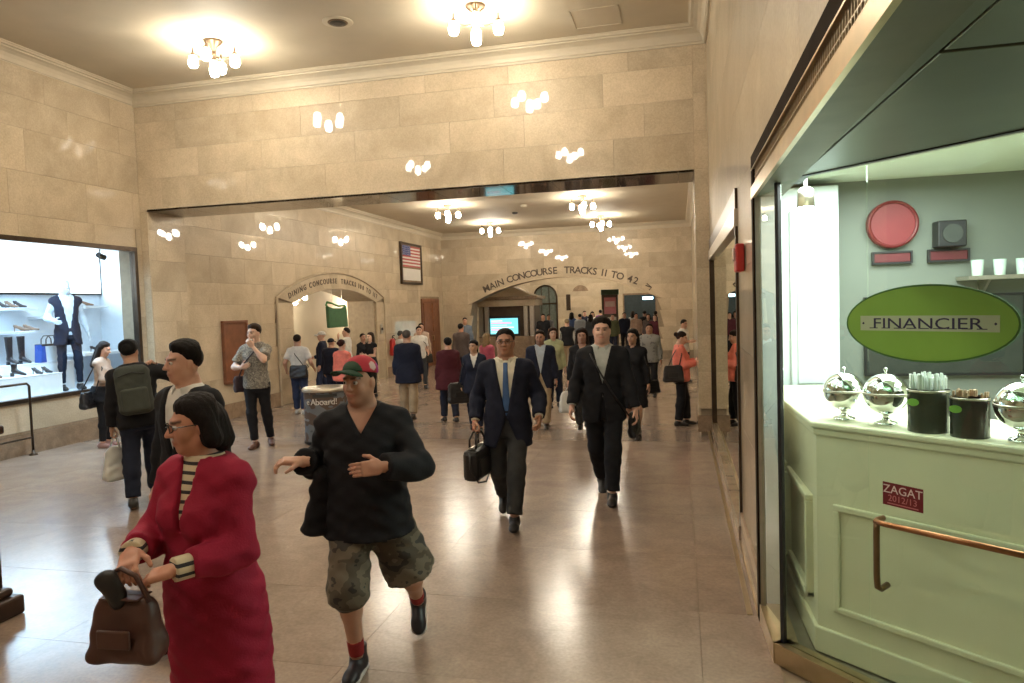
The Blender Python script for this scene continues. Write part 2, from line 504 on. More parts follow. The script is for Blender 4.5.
wl2 = struct(wall_with_arch('wall_left', (XF, 0, 0), (0, 1, 0), (1, 0, 0), YH+.97, YF, -.4, ZC2, inner, .9), 'tan marble far room wall with the dining concourse arch')
panels(wl2, (XF, 0, 0), (0, 1, 0), (1, 0, 0), YH+.97, YF, .05, ZC2-.24, .56, 1.3, below=outer, holes=[(25.35, 27.45, -.3, 2.42)], seed=21)
def arch_band(parent, org, u, nrm, fin, fout, c0, c1, d0, d1, zfloor, thick, n=24, name='arch_stone'):
    """surround of an arch as separate stones between the inner and the outer curve"""
    O = Vector(org); U = Vector(u); N = Vector(nrm)
    ins = [(c0 + (c1-c0)*(i/n)) for i in range(n+1)]
    outs = [(d0 + (d1-d0)*(i/n)) for i in range(n+1)]
    e = 1e-4
    zi = [fin(min(max(x, c0+e), c1-e)) for x in ins]; zo = [fout(min(max(x, d0+e), d1-e)) for x in outs]
    for i in range(0, n, 2):
        poly = [(ins[i], zi[i]), (ins[i+1], zi[i+1]), (ins[i+2], zi[i+2]), (outs[i+2], zo[i+2]), (outs[i+1], zo[i+1]), (outs[i], zo[i])]
        MB().prism([O + U*a + Vector((0,0,z)) for a, z in poly], N*thick).build(name, M_MARBLE, parent)
    for (a, b, zt) in ((d0, c0, zo[0]), (c1, d1, zo[-1])):
        z = zfloor
        zt2 = zi[0] if a == d0 else zi[-1]
        while z < zt2 - .1:
            z2 = min(zt2, z + .62)
            if zt2 - z2 < .2: z2 = zt2
            MB().box(tuple(O + U*a + Vector((0,0,z+.003))), tuple(O + U*b + N*thick + Vector((0,0,z2-.003)))).build(name, M_MARBLE, parent)
            z = z2
        # wedge between jamb top and curve start
    rim = MB()
    pts = [O + U*a + N*(thick+.01) + Vector((0,0,z)) for a, z in zip(outs, zo)]
    pts = [O + U*d0 + N*(thick+.01) + Vector((0,0,zfloor))] + pts + [O + U*d1 + N*(thick+.01) + Vector((0,0,zfloor))]
    rim.tube(pts, .035, 6); rim.build('arch_moulding', M_MARBLE, parent)
    rim = MB(); pts = [O + U*a + N*thick + Vector((0,0,z)) for a, z in zip(ins, zi)]
    rim.tube(pts, .02, 6); rim.build('arch_moulding', M_MARBLE, parent)
arch_band(wl2, (XF, 0, 0), (0, 1, 0), (1, 0, 0), inner, outer, AY0, AY1, AY0-.75, AY1+.62, -.28, .05)
def arc_text(parent, txt, org, u, nrm, fn, off, u_start, u_end, size, name='carved_lettering', lift=.06):
    """letters set one after the other along an arch"""
    O = Vector(org); U = Vector(u); N = Vector(nrm); mb = MB()
    sgn = 1
    wt = [{'I': .55, '1': .6, ' ': .62, 'M': 1.3, 'N': 1.12, 'O': 1.2, 'C': 1.1, 'G': 1.15, 'E': .9, 'S': .88}.get(ch, 1.0) for ch in txt]
    acc = 0.0
    for i, ch in enumerate(txt):
        s = u_start + (u_end - u_start) * (acc + wt[i]/2) / sum(wt); acc += wt[i]
        if ch == ' ': continue
        e = .05 if u_end > u_start else -.05
        z = fn(s) + off; dz = (fn(s + e) - fn(s - e)) / (2 * abs(e))
        ux = (U * (1 if e > 0 else -1) + Vector((0, 0, dz))).normalized()
        uy = N.cross(ux)
        put_text(mb, ch, size, .004, O + U*s + Vector((0,0,z)) + N*lift, ux, uy, bold=size*.018)
    return mb.build(name, M_INK, parent)
mid_fn = arch_fn(AY0-.5, AY1+.4, 2.24, 2.80)
arc_text(wl2, 'DINING CONCOURSE  TRACKS 100 TO 117', (XF, 0, 0), (0, 1, 0), (1, 0, 0), mid_fn, -.04, AY0-.2, AY1+.1, .20, lift=.056)
mb = MB().box((XF, YH+.97, -.45), (XF+.06, AY0-.75, .05)); mb.box((XF, AY1+.62, -.45), (XF+.06, 25.35, .05)); 
struct(mb.build('baseboard_left', M_BASE), 'granite plinth along the far room left wall')
# space behind the dining arch
mb = MB()
mb.box((-12.1, 14.6, -.4), (-11.9, 27.2, 2.9)); mb.box((-12.0, 27.0, -.4), (XL-.9, 27.2, 2.9)); mb.box((-12.0, 14.6, -.4), (XL-.9, 14.8, 2.9)); mb.box((-12.0, 14.6, 2.72), (XL-.9, 27.2, 2.9))
struct(mb.build('wall_back', M_PLASTER), 'cream walls of the ramp behind the dining arch')

# wooden door at the far corner
def plank_door():
    d = empty('door_1', (XL+.04, 26.4, -.28))
    MB().box((-.06, -1.0, 0), (.02, 1.0, 2.62)).build('door_leaf', M_WOOD, d, bevel=.01)
    for s in (-1, 1):
        for (za, zb) in ((.15, 1.15), (1.35, 2.45)):
            MB().box((.02, s*.5-.36, za), (.045, s*.5+.36, zb)).build('door_panel', M_WOOD, d, bevel=.012)
        MB().tube([(.03, s*.08, 1.0), (.08, s*.08, 1.0), (.08, s*.08, 1.18), (.03, s*.08, 1.18)], .012, 8).build('door_handle', M_BRASS, d)
    return struct(d, 'red brown wooden double door at the far left corner')
plank_door()

# ---- far wall with the main concourse arch
fa_in = arch_fn(-8.3, -.72, 2.10, 3.05)
fa_out = arch_fn(-8.9, -.20, 2.42, 3.72)
wf = struct(wall_with_arch('wall_far', (0, YF, 0), (1, 0, 0), (0, -1, 0), XL, XR+.1, -.4, ZC2, fa_in, .9), 'tan marble wall with the main concourse arch')
panels(wf, (0, YF, 0), (1, 0, 0), (0, -1, 0), XL, XR+.1, .05, ZC2-.24, .56, 1.4, below=fa_in, seed=31)
arc_text(wf, 'MAIN CONCOURSE  TRACKS 11 TO 42', (0, YF, 0), (1, 0, 0), (0, -1, 0), fa_in, .13, -7.7, -1.55, .38, lift=.036)
mb = MB(); n = 30
mb.tube([(-8.29 + 7.56*i/n, YF-.03, fa_in(-8.29 + 7.56*i/n)) for i in range(n+1)], .03, 6)
mb.build('arch_moulding', M_MARBLE, wf)
mb = MB()
# little carved arrow after the lettering
mb.tube([(-1.25, YF-.04, fa_in(-1.25)+.22), (-1.02, YF-.04, fa_in(-1.02)+.24)], .025, 6); mb.tube([(-1.12, YF-.04, fa_in(-1.1)+.10), (-1.02, YF-.04, fa_in(-1.02)+.24), (-1.2, YF-.04, fa_in(-1.1)+.36)], .02, 6)
mb.build('carved_arrow', M_INK, wf)

# ---- right wall of the far room
mb = MB().box((XR+.05, YH+.97, -.4), (XR+.45, YF, ZC2))
wr2 = struct(mb.build('wall_right', M_GROUT), 'tan marble right wall of the far room')
panels(wr2, (XR+.05, 0, 0), (0, 1, 0), (-1, 0, 0), YH+.97, YF, -.1, ZC2-.24, .56, 1.3, seed=41)
mb = MB().box((XR-.04, 15.6, -.3), (XR+.03, 15.75, 2.55)); mb.box((XR-.04, 17.6, -.3), (XR+.03, 17.75, 2.55)); mb.box((XR-.04, 15.6, 2.55), (XR+.03, 17.75, 2.72))
o = mb.build('door_2', M_BRONZE); struct(o, 'bronze door frame on the far room right wall')
mb = MB().box((XR-.0, 15.75, -.28), (XR+.01, 17.6, 2.55)); mb.build('door_leaf', M_DGLASS, o)

# ---- concourse lobby beyond the arch
LB = 40.0
wb = struct(MB().box((-14.5, LB, -.4), (3.5, LB+.3, 4.7)).build('wall_back', M_MARBLE), 'tan marble rear wall of the concourse lobby')
panels(wb, (0, LB, 0), (1, 0, 0), (0, -1, 0), -12, 2.5, -.1, 4.55, .62, 1.8, seed=51,
       holes=[(-8.1, -6.75, -.3, 3.05), (-3.0, -1.25, -.3, 2.4)])
struct(MB().box((-12.2, YF+.9, -.4), (-12.0, LB, 4.7)).build('wall_left', M_PLASTER), 'cream side wall of the concourse lobby behind the ticket kiosk')
struct(MB().box((2.4, YF+.9, -.4), (2.6, LB, 4.7)).build('wall_right', M_PLASTER), 'cream side wall of the lobby on the right of the arch')
# arched glazed doorway
M_TEAL = emission('dim_teal_light', (0.10, 0.16, 0.15), 0.35)
d = empty('door_3', (-7.42, LB, -.28))
al = arch_fn(-.66, .66, 2.70, 3.33)
MB().prism([(x, -.02, max(0, al(max(-.659, min(.659, x))))) for x in [-.66+1.32*i/16 for i in range(17)]] + [(.66, -.02, 0), (-.66, -.02, 0)], (0, .03, 0)).build('door_glass', M_DGLASS, d)
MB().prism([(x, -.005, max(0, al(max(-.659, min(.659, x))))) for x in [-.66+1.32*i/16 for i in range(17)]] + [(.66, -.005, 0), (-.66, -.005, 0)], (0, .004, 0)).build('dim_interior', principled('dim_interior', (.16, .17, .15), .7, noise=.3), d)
mb = MB(); mb.tube([(-.66, -.05, 0)] + [(-.66+1.32*i/16, -.05, al(max(-.659, min(.659, -.66+1.32*i/16)))) for i in range(17)] + [(.66, -.05, 0)], .05, 6)
for x in (-.22, .22): mb.tube([(x, -.05, 0), (x, -.05, al(x))], .025, 6)
mb.tube([(-.66, -.05, 2.3), (.66, -.05, 2.3)], .04, 6)
mb.build('door_frame', M_BRONZE, d)
struct(d, 'tall arched glazed doorway in the rear lobby wall')
# passage opening, its darkness painted on a flat sheet, with a bluish lit sign
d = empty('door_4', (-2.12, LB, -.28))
MB().box((-.85, -.02, 0), (.85, .02, 2.62)).build('passage_shade_sheet', principled('passage_shade', (.02, .035, .04), .6, noise=.3), d)
mb = MB()
for (a, b) in (((-.93,-.08,0),(-.85,.02,2.7)), ((.85,-.08,0),(.93,.02,2.7)), ((-.93,-.08,2.62),(.93,.02,2.72))): mb.box(a, b)
mb.build('door_frame', M_BASE, d)
MB().box((.15, -.06, 2.35), (.72, -.025, 2.5)).build('lit_sign', emission('cold_sign', (.55, .85, 1.0), 3.0), d)
struct(d, 'passage opening painted dark with a small cold lit sign')
# lunette niche
lu = arch_fn(-5.85, -4.95, 2.66, 3.0)
MB().prism([(x, LB-.05, lu(max(-5.849, min(-4.951, x)))) for x in [-5.85+.9*i/12 for i in range(13)]], (0, .04, 0)).build('lunette_niche', M_BASE, wb)
for x in (-6.1, -4.1): MB().box((x-.12, LB-.07, 1.6), (x+.12, LB-.03, 2.5)).build('wall_slot', M_BRONZE, wb)

# ---- right wall: pier and upper wall, shop front openings
S0, S1, SZ = 5.92, 10.95, 2.83          # far shop front
C0, C1, CZ = .45, 4.50, 2.79            # cafe opening
mb = MB()
mb.box((XR+.03, YB, SZ), (XR+.45, YH+.1, ZC)); mb.box((XR+.03, C1, 0), (XR+.11, S0, SZ)); mb.box((XR+.03, YB, 0), (XR+.45, C0, SZ)); mb.box((XR+.03, S1, 0), (XR+.45, YH+.1, SZ))
wr = struct(mb.build('wall_right', M_GROUT), 'tan marble wall above the cafe and shop fronts')
panels(wr, (XR+.03, 0, 0), (0, 1, 0), (-1, 0, 0), -1.5, YH, .24, ZC-.20, .62, 1.5, seed=61, holes=[(S0, S1, -.1, SZ), (C0, C1, -.1, CZ)])
mb = MB().box((XR-.02, C1+.03, 0), (XR+.03, S0-.02, .24))
struct(mb.build('baseboard_right', M_BASE), 'granite plinth of the pier between cafe and far shop')
struct(MB().box((XL-.3, YB-.3, -.1), (XR+.6, YB, ZC)).build('wall_rear', M_MARBLE), 'tan marble wall behind the viewer')
# ================================================================== FAR SHOP FRONT ON THE RIGHT
sf = empty('window_2', (XR, 0, 0))
mb = MB(); mb.box((-.02, S0, SZ-.16), (.08, S1, SZ))
mb.build('header_band', M_BRONZE, sf)
mb = MB(); mb.box((-.03, S0, SZ-.30), (.08, S1, SZ-.16)); mb.build('header_strip', M_STEEL, sf)
for y in (S0, S1-.07):
    MB().box((-.02, y, .1), (.06, y+.07, SZ-.30)).build('mullion', M_BRONZE, sf)
MB().box((-.03, S0, 0), (.08, S1, .12)).build('sill', M_BASE, sf)
for (a, b) in ((S0+.07, 8.42), (8.424, S1-.07)):
    MB().box((.015, a, .12), (.025, b, SZ-.30)).build('pane', M_DGLASS, sf)
struct(sf, 'bronze framed glass shop front beyond the cafe')
room = MB()
room.box((2.6, 6.4, 0), (2.7, S1, 2.9)); room.box((XR+.45, S1, 0), (2.7, S1+.05, 2.9)); room.box((XR+.12, 6.35, 0), (2.7, 6.4, 2.9)); room.box((XR+.1, 6.4, 2.83), (2.7, S1, 2.93)); room.box((XR+.1, 6.4, -.02), (2.7, S1, .01))
struct(room.build('wall_shop', principled('shop_tan', (.30, .24, .17), .7, noise=.15)), 'dim tan interior of the far shop')
# red alarm box on the pier between the shops
al_ = empty('alarm_box', (XR-.005, 5.40, 2.25))
MB().box((-.06, -.09, -.10), (.0, .09, .10)).build('housing', M_RED, al_, bevel=.012)
MB().box((-.075, -.06, -.02), (-.06, .06, .075)).build('strobe_lens', principled('pale_lens', (.55, .40, .36), .2, noise=.05), al_, bevel=.008)
tag(al_, 'red fire alarm box on the marble pier beside the cafe', 'alarm box')

# ================================================================== CAFE
GA = Vector((.51, 3.95, 0)); GD = Vector((.667, -.745, 0)).normalized(); GN = Vector((GD.y, -GD.x, 0))   # glass line, normal to the hall
if GN.x > 0: GN = -GN
GT = 2.555
def gp(s, z, off=0.0): 
    p = GA + GD*s + GN*off; return Vector((p.x, p.y, z))
def gbox(mb, s0, s1, z0, z1, o0, o1, mi=0):
    mb.prism([gp(s0, z0, o0), gp(s1, z0, o0), gp(s1, z1, o0), gp(s0, z1, o0)], GN*(o1-o0), mi); return mb
# opening head with ventilation grille
hd = empty('trim_7', (0, 0, 0))
MB().box((XR-.03, C0, 2.722), (XR+.14, C1+.02, 2.80)).build('head_band', M_DARKBAND, hd)
MB().box((XR-.02, C0, 2.615), (XR-.012, C1, 2.621)).build('grille_rail', M_BRASS, hd)
MB().box((XR-.032, C0, 2.714), (XR-.012, C1, 2.722)).build('grille_rail', M_BRASS, hd)
MB().box((XR+.02, C0, 2.60), (XR+.03, C1, 2.722)).build('grille_back', M_BLACK, hd)
MB().box((XR-.035, C0, 2.545), (XR-.015, C1, 2.615)).build('head_strip', M_BRASS, hd)
for k in range(2): MB().box((XR-.018, C0, 2.642+.025*k), (XR-.010, C1, 2.646+.025*k)).build('grille_wire', M_BRASS, hd)
bar = MB().box((XR-.018, -.003, 2.612), (XR-.008, .003, 2.716)).build('grille_bar', M_BRASS, hd)
y = C0 + .04; first = True
while y < C1:
    b_ = bar if first else bar.copy()
    if not first: COL.objects.link(b_); b_.parent = hd
    b_.location = (0, y, 0); y += .034; first = False
MB().box((XR-.015, C0, 2.552), (XR+.14, C1, 2.60)).build('head_underside', principled('dull_metal', (.15, .145, .105), .5, metal=.3, noise=.1), hd)
struct(hd, 'bronze head with ventilation grille above the cafe entrance')
# jamb and sill
jb = empty('trim_8', (0, 0, 0))
MB().box((XR-.03, C1-.07, 0), (XR+.005, C1+.02, 2.74)).build('jamb_post', M_DARKBAND, jb)
MB().box((XR+.005, C1-.05, 0), (XR+.10, C1+.02, 2.56)).build('jamb_lining', M_WHITE, jb)
MB().box((XR-.02, C1-.09, .02), (XR+.01, C1-.07, 2.56)).build('jamb_edge', M_STEEL, jb)
mb = MB(); mb.prism([(XR-.03, C1, 0), (XR-.01, 3.93, 0), (XR+.12, 3.93, 0), (XR+.12, C1, 0)], (0, 0, .11)); gbox(mb, -.03, 3.2, 0, .11, -.05, .05)
mb.build('bottom_rail', M_BRASS, jb)
struct(jb, 'bronze jamb and brass bottom rail of the cafe glazing')
# recessed metal soffit in front of the door
sp = [(XR+.02, C1), (XR+.02, 3.95)] + [tuple(gp(s, 0)[:2]) for s in (0.0, 3.2)] + [(XR+.14, 1.55)]
M_SOFF = principled('grey_green_metal', (0.13, 0.135, 0.095), 0.32, metal=.55, noise=.12, nscale=3)
so = empty('trim_9', (0, 0, 0))
def soff(pts): MB().prism([(x, y, 2.56) for x, y in pts], (0, 0, .03)).build('soffit_plate', M_SOFF, so, bevel=.004)
a0 = gp(.05, 0); 
soff([(XR+.10, C1), (XR+.14, 1.50), (XR+.20, 1.50), (XR+.125, 3.9)])
MB().box((XR+.14, 1.2, 2.575), (XR+.2, 4.2, 2.60)).build('soffit_gap', M_BLACK, so)
def gl_x_at(y):        # x on the glass line for a given y
    s = (y - GA.y) / GD.y; return GA.x + GD.x*s
ys = [3.85, 2.02, 1.50]
for ya, yb in ((3.85, 2.03), (2.01, 1.50)):
    soff([(XR+.135 + (3.85-ya)*.03, ya), (XR+.135 + (3.85-yb)*.03, yb), (gl_x_at(yb)+.02, yb), (gl_x_at(ya)+.02, ya)])
soff([(XR+.05, 1.49), (XR+.05, .45), (3.2, .45), (gl_x_at(1.49), 1.49)])
struct(so, 'grey metal soffit of the recessed cafe entrance')
# glazing
gz = empty('window_3', (0, 0, 0))
mb = MB(); mb.prism([(XR-.005, C1-.09, .10), (.51, 3.96, .10), (.51, 3.96, 2.56), (XR-.005, C1-.09, 2.56)], (.008, 0, 0)); mb.build('side_pane', M_GLASS, gz)
mb = gbox(MB(), .02, .50, .11, GT, -.005, .005); mb.build('fixed_pane', M_GLASS, gz)
mb = gbox(MB(), -.012, .010, .08, GT, -.012, .012); mb.build('corner_seal', M_BLACK, gz)
mb = gbox(MB(), .0, 3.2, GT, GT+.022, -.015, .02); mb.build('top_channel', M_BLACK, gz)
struct(gz, 'frameless glass panes at the corner of the cafe')
dr = empty('door_5', (0, 0, 0))
gbox(MB(), .506, 1.62, .12, GT-.005, -.006, .006).build('door_pane', M_GLASS, dr)
gbox(MB(), 1.63, 3.2, .12, GT-.005, -.006, .006).build('second_pane', M_GLASS, dr)
M_COPPER = principled('copper_handle', (0.34, 0.16, 0.075), 0.33, metal=.9, noise=.2, nscale=20)
h = MB(); pts = [gp(.595, .625, .0), gp(.595, .615, .05), gp(.595, .63, .075), gp(.595, .68, .08), gp(.595, .90, .08), gp(.597, .925, .08)]
h.tube(pts, .014, 10); hv = h.build('handle_post', principled('bronze_handle', (.20, .13, .07), .35, metal=.9, noise=.2), dr, smooth=True)
h = MB(); h.tube([gp(.575, .930, .0), gp(.577, .930, .05), gp(.59, .930, .078), gp(.64, .930, .08), gp(1.30, .960, .08)], .013, 10); h.build('push_bar', M_COPPER, dr, smooth=True)
struct(dr, 'frameless glass cafe door with copper push bar')
# green oval sign on the glass
M_GREEN = principled('sign_green', (0.21, 0.45, 0.06), 0.5, noise=.05)
M_DGREEN = principled('sign_edge', (0.05, 0.17, 0.03), 0.5, noise=.05)
M_BAND = principled('sign_band', (0.42, 0.55, 0.36), 0.5, noise=.04)
sg = empty('oval_sign', tuple(gp(.77, 0)))
def gl_local(s, z, off): p = gp(s, z, off) - gp(.77, 0); return p
def oval(name, rx, rz, o0, o1, m):
    mb = MB(); mb.prism([gl_local(.775 + rx*math.cos(2*PI*i/48), 1.826 + rz*math.sin(2*PI*i/48), o0) for i in range(48)], GN*(o1-o0))
    return mb.build(name, m, sg)
oval('oval_edge', .375, .168, .0065, .008, M_DGREEN); oval('oval_face', .366, .160, .008, .0095, M_GREEN)
mb = MB(); mb.prism([gl_local(s, z, .0095) for s, z in ((.475, 1.793), (1.075, 1.793), (1.075, 1.860), (.475, 1.860))], GN*.001); mb.build('name_band', M_BAND, sg)
M_NAVY = principled('sign_navy', (0.02, 0.025, 0.07), .5, noise=.05)
mb = MB(); put_text(mb, 'FINANCIER', .066, .0005, gl_local(.775, 1.804, .0115), GD, (0, 0, 1), xscale=1.45)
for ds in (-.285, .285): mb.prism([gl_local(.775+ds+a*.006, 1.826+b*.006, .0105) for a, b in ((-1,0),(0,-1),(1,0),(0,1))], GN*.001)
for i, ch in enumerate('FINANCIER'):    # serif feet under the capitals
    s = .775 + (i - 4) * .0585
    mb.prism([gl_local(s + a, z, .0105) for a, z in ((-.02, 1.803), (.02, 1.803), (.02, 1.8065), (-.02, 1.8065))], GN*.001)
mb.build('lettering', M_NAVY, sg)
for c_ in sg.children:
    if c_.name.startswith('lettering'): c_['kind'] = 'stuff'
tag(sg, 'green oval sign lettered in navy on the cafe glass', 'sign')
zg = empty('rating_sticker', tuple(gp(.67, 0)))
def zl(s, z, off): return gp(s, z, off) - gp(.67, 0)
mb = MB(); mb.prism([zl(s, z, .0065) for s, z in ((.578, .998), (.766, .998), (.766, 1.103), (.578, 1.103))], GN*.001); mb.build('sticker_sheet', principled('sticker_red', (.16, .012, .018), .5, noise=.05), zg)
mb = MB(); put_text(mb, 'ZAGAT', .053, .0004, zl(.672, 1.056, .0085), GD, (0, 0, 1), xscale=1.05); mb.build('lettering', principled('sticker_pale', (.72, .62, .58), .5, noise=.03), zg)
mb = MB(); put_text(mb, '2012/13', .040, .0004, zl(.672, 1.020, .0085), GD, (0, 0, 1), xscale=1.05)
mb.prism([zl(s, z, .008) for s, z in ((.60, 1.006), (.745, 1.006), (.745, 1.011), (.60, 1.011))], GN*.0006)
mb.build('lettering', principled('sticker_rose', (.52, .17, .17), .5, noise=.03), zg)
for c_ in zg.children:
    if c_.name.startswith('lettering'): c_['kind'] = 'stuff'
tag(zg, 'dark red rating sticker on the cafe door above the handle', 'sticker')

# interior shell
M_CREAM = principled('cafe_cream', (0.74, 0.72, 0.52), 0.45, noise=.04, nscale=3)
M_CWALL = principled('cafe_wall', (0.165, 0.18, 0.155), 0.6, noise=.06, nscale=2)
M_CCEIL = principled('cafe_ceiling', (0.66, 0.72, 0.58), 0.7, noise=.03)
mb = MB(); mb.box((.56, 6.2, 0), (4.6, 6.3, 2.95)); struct(mb.build('wall_cafe', M_CWALL), 'grey green back wall of the cafe')
mb = MB(); mb.box((4.5, .0, 0), (4.6, 6.3, 2.95)); struct(mb.build('wall_cafe', M_CREAM), 'cream side wall of the cafe')
mb = MB(); mb.prism([(.56, 6.3, 2.86), (.56, 3.97, 2.86), tuple(gp(0, 2.86, -.03)), tuple(gp(5.2, 2.86, -.03)), (4.6, .0, 2.86), (4.6, 6.3, 2.86)], (0, 0, .1)); struct(mb.build('ceiling', M_CCEIL), 'pale green cafe ceiling')
mb = MB(); mb.prism([(.56, 6.3, 0), (.56, 4.45, 0), (.56, 3.97, 0), tuple(gp(0, 0, -.05)), tuple(gp(5.2, 0, -.05)), (4.6, .0, 0), (4.6, 6.3, 0)], (0, 0, .008)); struct(mb.build('floor', principled('cafe_floor', (.30, .27, .2), .3, noise=.15)), 'beige tiled floor inside the cafe')
mb = MB(); gbox(mb, 0, 5.2, GT+.02, 2.90, -.03, .0); mb.box((XR+.08, 3.9, GT), (XR+.12, 4.5, 2.9)); struct(mb.build('trim_10', M_CCEIL), 'pale fascia above the cafe glass')
# bright white panelled cupboard at the back left
cb = empty('tall_cupboard', (1.06, 6.05, 0))
M_CUP = principled('cupboard_white', (.56, .62, .63), .5, noise=.03)
MB().box((-.30, -.15, 0), (.14, .14, 2.80)).build('body', M_CUP, cb, bevel=.01)
for (za, zb) in ((1.22, 2.62), (.15, 1.05)):
    MB().box((-.22, -.175, za), (.06, -.15, zb)).build('door_panel', M_CUP, cb, bevel=.012)
    MB().box((-.17, -.185, za+.06), (.01, -.175, zb-.06)).build('door_field', M_CUP, cb, bevel=.008)
tag(cb, 'tall white panelled cupboard at the back left of the cafe', 'cupboard')
# counter
K0 = Vector((.705, 4.08, 0)); KD = Vector((.71, -.63, 0)).normalized(); KN = Vector((-KD.y, KD.x, 0))   # KN to the back
if KN.y < 0: KN = -KN
KL, KW, KH = 3.0, .62, 1.285
ct = empty('service_counter', tuple(K0))
def kp(a, b, z): p = KD*a + KN*b; return Vector((p.x, p.y, z))
def kbox(a0, a1, b0, b1, z0, z1):
    mb = MB(); mb.prism([kp(a0, b0, z0), kp(a1, b0, z0), kp(a1, b1, z0), kp(a0, b1, z0)], (0, 0, z1-z0)); return mb
def kfoot(o, z0, z1):
    # angled footprint: the front runs along the glass, the short leg runs back beside the pier
    a = kp(0, 0, z0) + Vector((-o, -o*.4, 0)); b = kp(KL, 0, z0) - KN*o; c = kp(KL, KW, z0) + KN*o
    d = Vector((.60 + o, .31, z0)); e = Vector((.58 + o, 1.68, z0)); f = Vector((-.045 - o, 1.68, z0))
    return MB().prism([a, b, c, d, e, f], (0, 0, z1 - z0))
kfoot(0, .02, KH-.04).build('body', M_CREAM, ct)
kfoot(.03, KH-.035, KH).build('top', M_CREAM, ct, bevel=.01)
kfoot(.015, KH-.075, KH-.035).build('top_moulding', M_CREAM, ct, bevel=.01)
kfoot(.02, .02, .16).build('plinth', M_CREAM, ct, bevel=.008)
for a in (.10, 1.12, 2.14):
    for (za, zb) in ((.27, .82),):
        for (p, q, r, s) in ((a, a+.92, zb, zb+.035), (a, a+.92, za, za+.035), (a, a+.035, za, zb), (a+.885, a+.92, za, zb)):
            kbox(p, q, -.022, 0, r, s).build('panel_moulding', M_CREAM, ct, bevel=.008)
for (za, zb) in ((.27, .82),):
    for y0_ in (.10, .90):
        for (p, q, r, s) in ((y0_, y0_+.72, zb, zb+.035), (y0_, y0_+.72, za, za+.035), (y0_, y0_+.035, za, zb), (y0_+.685, y0_+.72, za, zb)):
            x0_ = -.025*p - .020
            MB().box((x0_-.022, p, r), (x0_+.03, q, s)).build('panel_moulding', M_CREAM, ct, bevel=.008)
tag(ct, 'cream panelled service counter behind the cafe glass', 'counter')
# chrome globes and canisters on the counter
def chrome_globe(a, b, r, label):
    g = empty('chrome_globe', tuple(K0 + kp(a, b, KH)))
    prof = [(.055, 0), (.058, .008), (.05, .016), (.022, .024), (.016, .045), (.03, .056)]
    MB().lathe(prof, seg=20).build('foot', M_CHROME, g, smooth=True)
    MB().ball((0, 0, .05 + r), r, 24, 16).build('bowl', M_CHROME, g, smooth=True)
    MB().lathe([(r*1.015, -.006), (r*1.03, 0), (r*1.015, .006)], (0, 0, .055+r), 24).build('rim', M_STEEL, g, smooth=True)
    mb = MB(); mb.lathe([(.006, 0), (.005, .012)], (0, 0, .05+2*r), 10); mb.ball((0, 0, .068+2*r), .011, 10, 6); mb.build('knob', M_CHROME, g, smooth=True)
    tag(g, label, 'sugar bowl', 'chrome globes on the counter')
chrome_globe(.08, .14, .104, 'chrome globe bowl at the left end of the counter')
chrome_globe(.305, .14, .108, 'chrome globe bowl right beside the canister of white straws')
chrome_globe(.925, .10, .11, 'chrome globe bowl at the right edge of the photo')
def canister(a, b, r, h, top, label, n, mtop):
    c = empty('straw_canister', tuple(K0 + kp(a, b, KH)))
    M_CAN = principled('dark_canister', (.03, .04, .03), .18, noise=.2)
    MB().lathe([(r, 0), (r, h)], seg=20).build('can', M_CAN, c, autosmooth=True)
    MB().lathe([(r*1.02, h-.01), (r*1.03, h-.005), (r*1.02, h)], seg=20).build('rim', M_STEEL, c, smooth=True)
    d = -KN*(r+.001); p = Vector((d.x, d.y, h*.72)) - KD*.028
    mb = MB(); mb.prism([p + KD*(.028*math.cos(2*PI*i/20)) + Vector((0,0,.018*math.sin(2*PI*i/20))) for i in range(20)], -KN*.002); mb.build('oval_label', M_GREEN, c)
    rr = random.Random(int(a*100))
    for i in range(n):
        q = rr.uniform(0, 2*PI); k = r*.85*math.sqrt(rr.random()); t = rr.uniform(-.01, .01)
        x, y = k*math.cos(q), k*math.sin(q)
        MB().tube([(x, y, .02), (x+t, y+t, h+top*rr.uniform(.6, 1.0))], .0055, 6).build('straw', mtop, c)
    tag(c, label, 'canister')
M_STRAW = principled('white_straw', (.75, .78, .74), .4, noise=.03)
M_STICK = principled('wood_stick', (.50, .32, .20), .6, noise=.1)
canister(.53, .10, .090, .205, .085, 'dark canister packed with white straws on the counter', 60, M_STRAW)
canister(.718, .09, .080, .185, .035, 'shorter dark canister of brown stirring sticks on the counter', 22, M_STICK)
# milk jug seen between globe and canister
j = empty('plastic_jug', tuple(K0 + kp(.42, .33, KH)))
MB().lathe([(.05, 0), (.052, .01), (.052, .13), (.04, .155), (.025, .165), (.025, .185)], seg=16).build('jug_body', principled('milky_plastic', (.62, .72, .62), .3, noise=.03), j, smooth=True)
MB().tube([(.05, 0, .13), (.085, 0, .12), (.085, 0, .05), (.05, 0, .035)], .009, 8).build('jug_handle', M_WHITE, j, smooth=True)
tag(j, 'pale plastic jug behind the straws on the counter', 'jug')
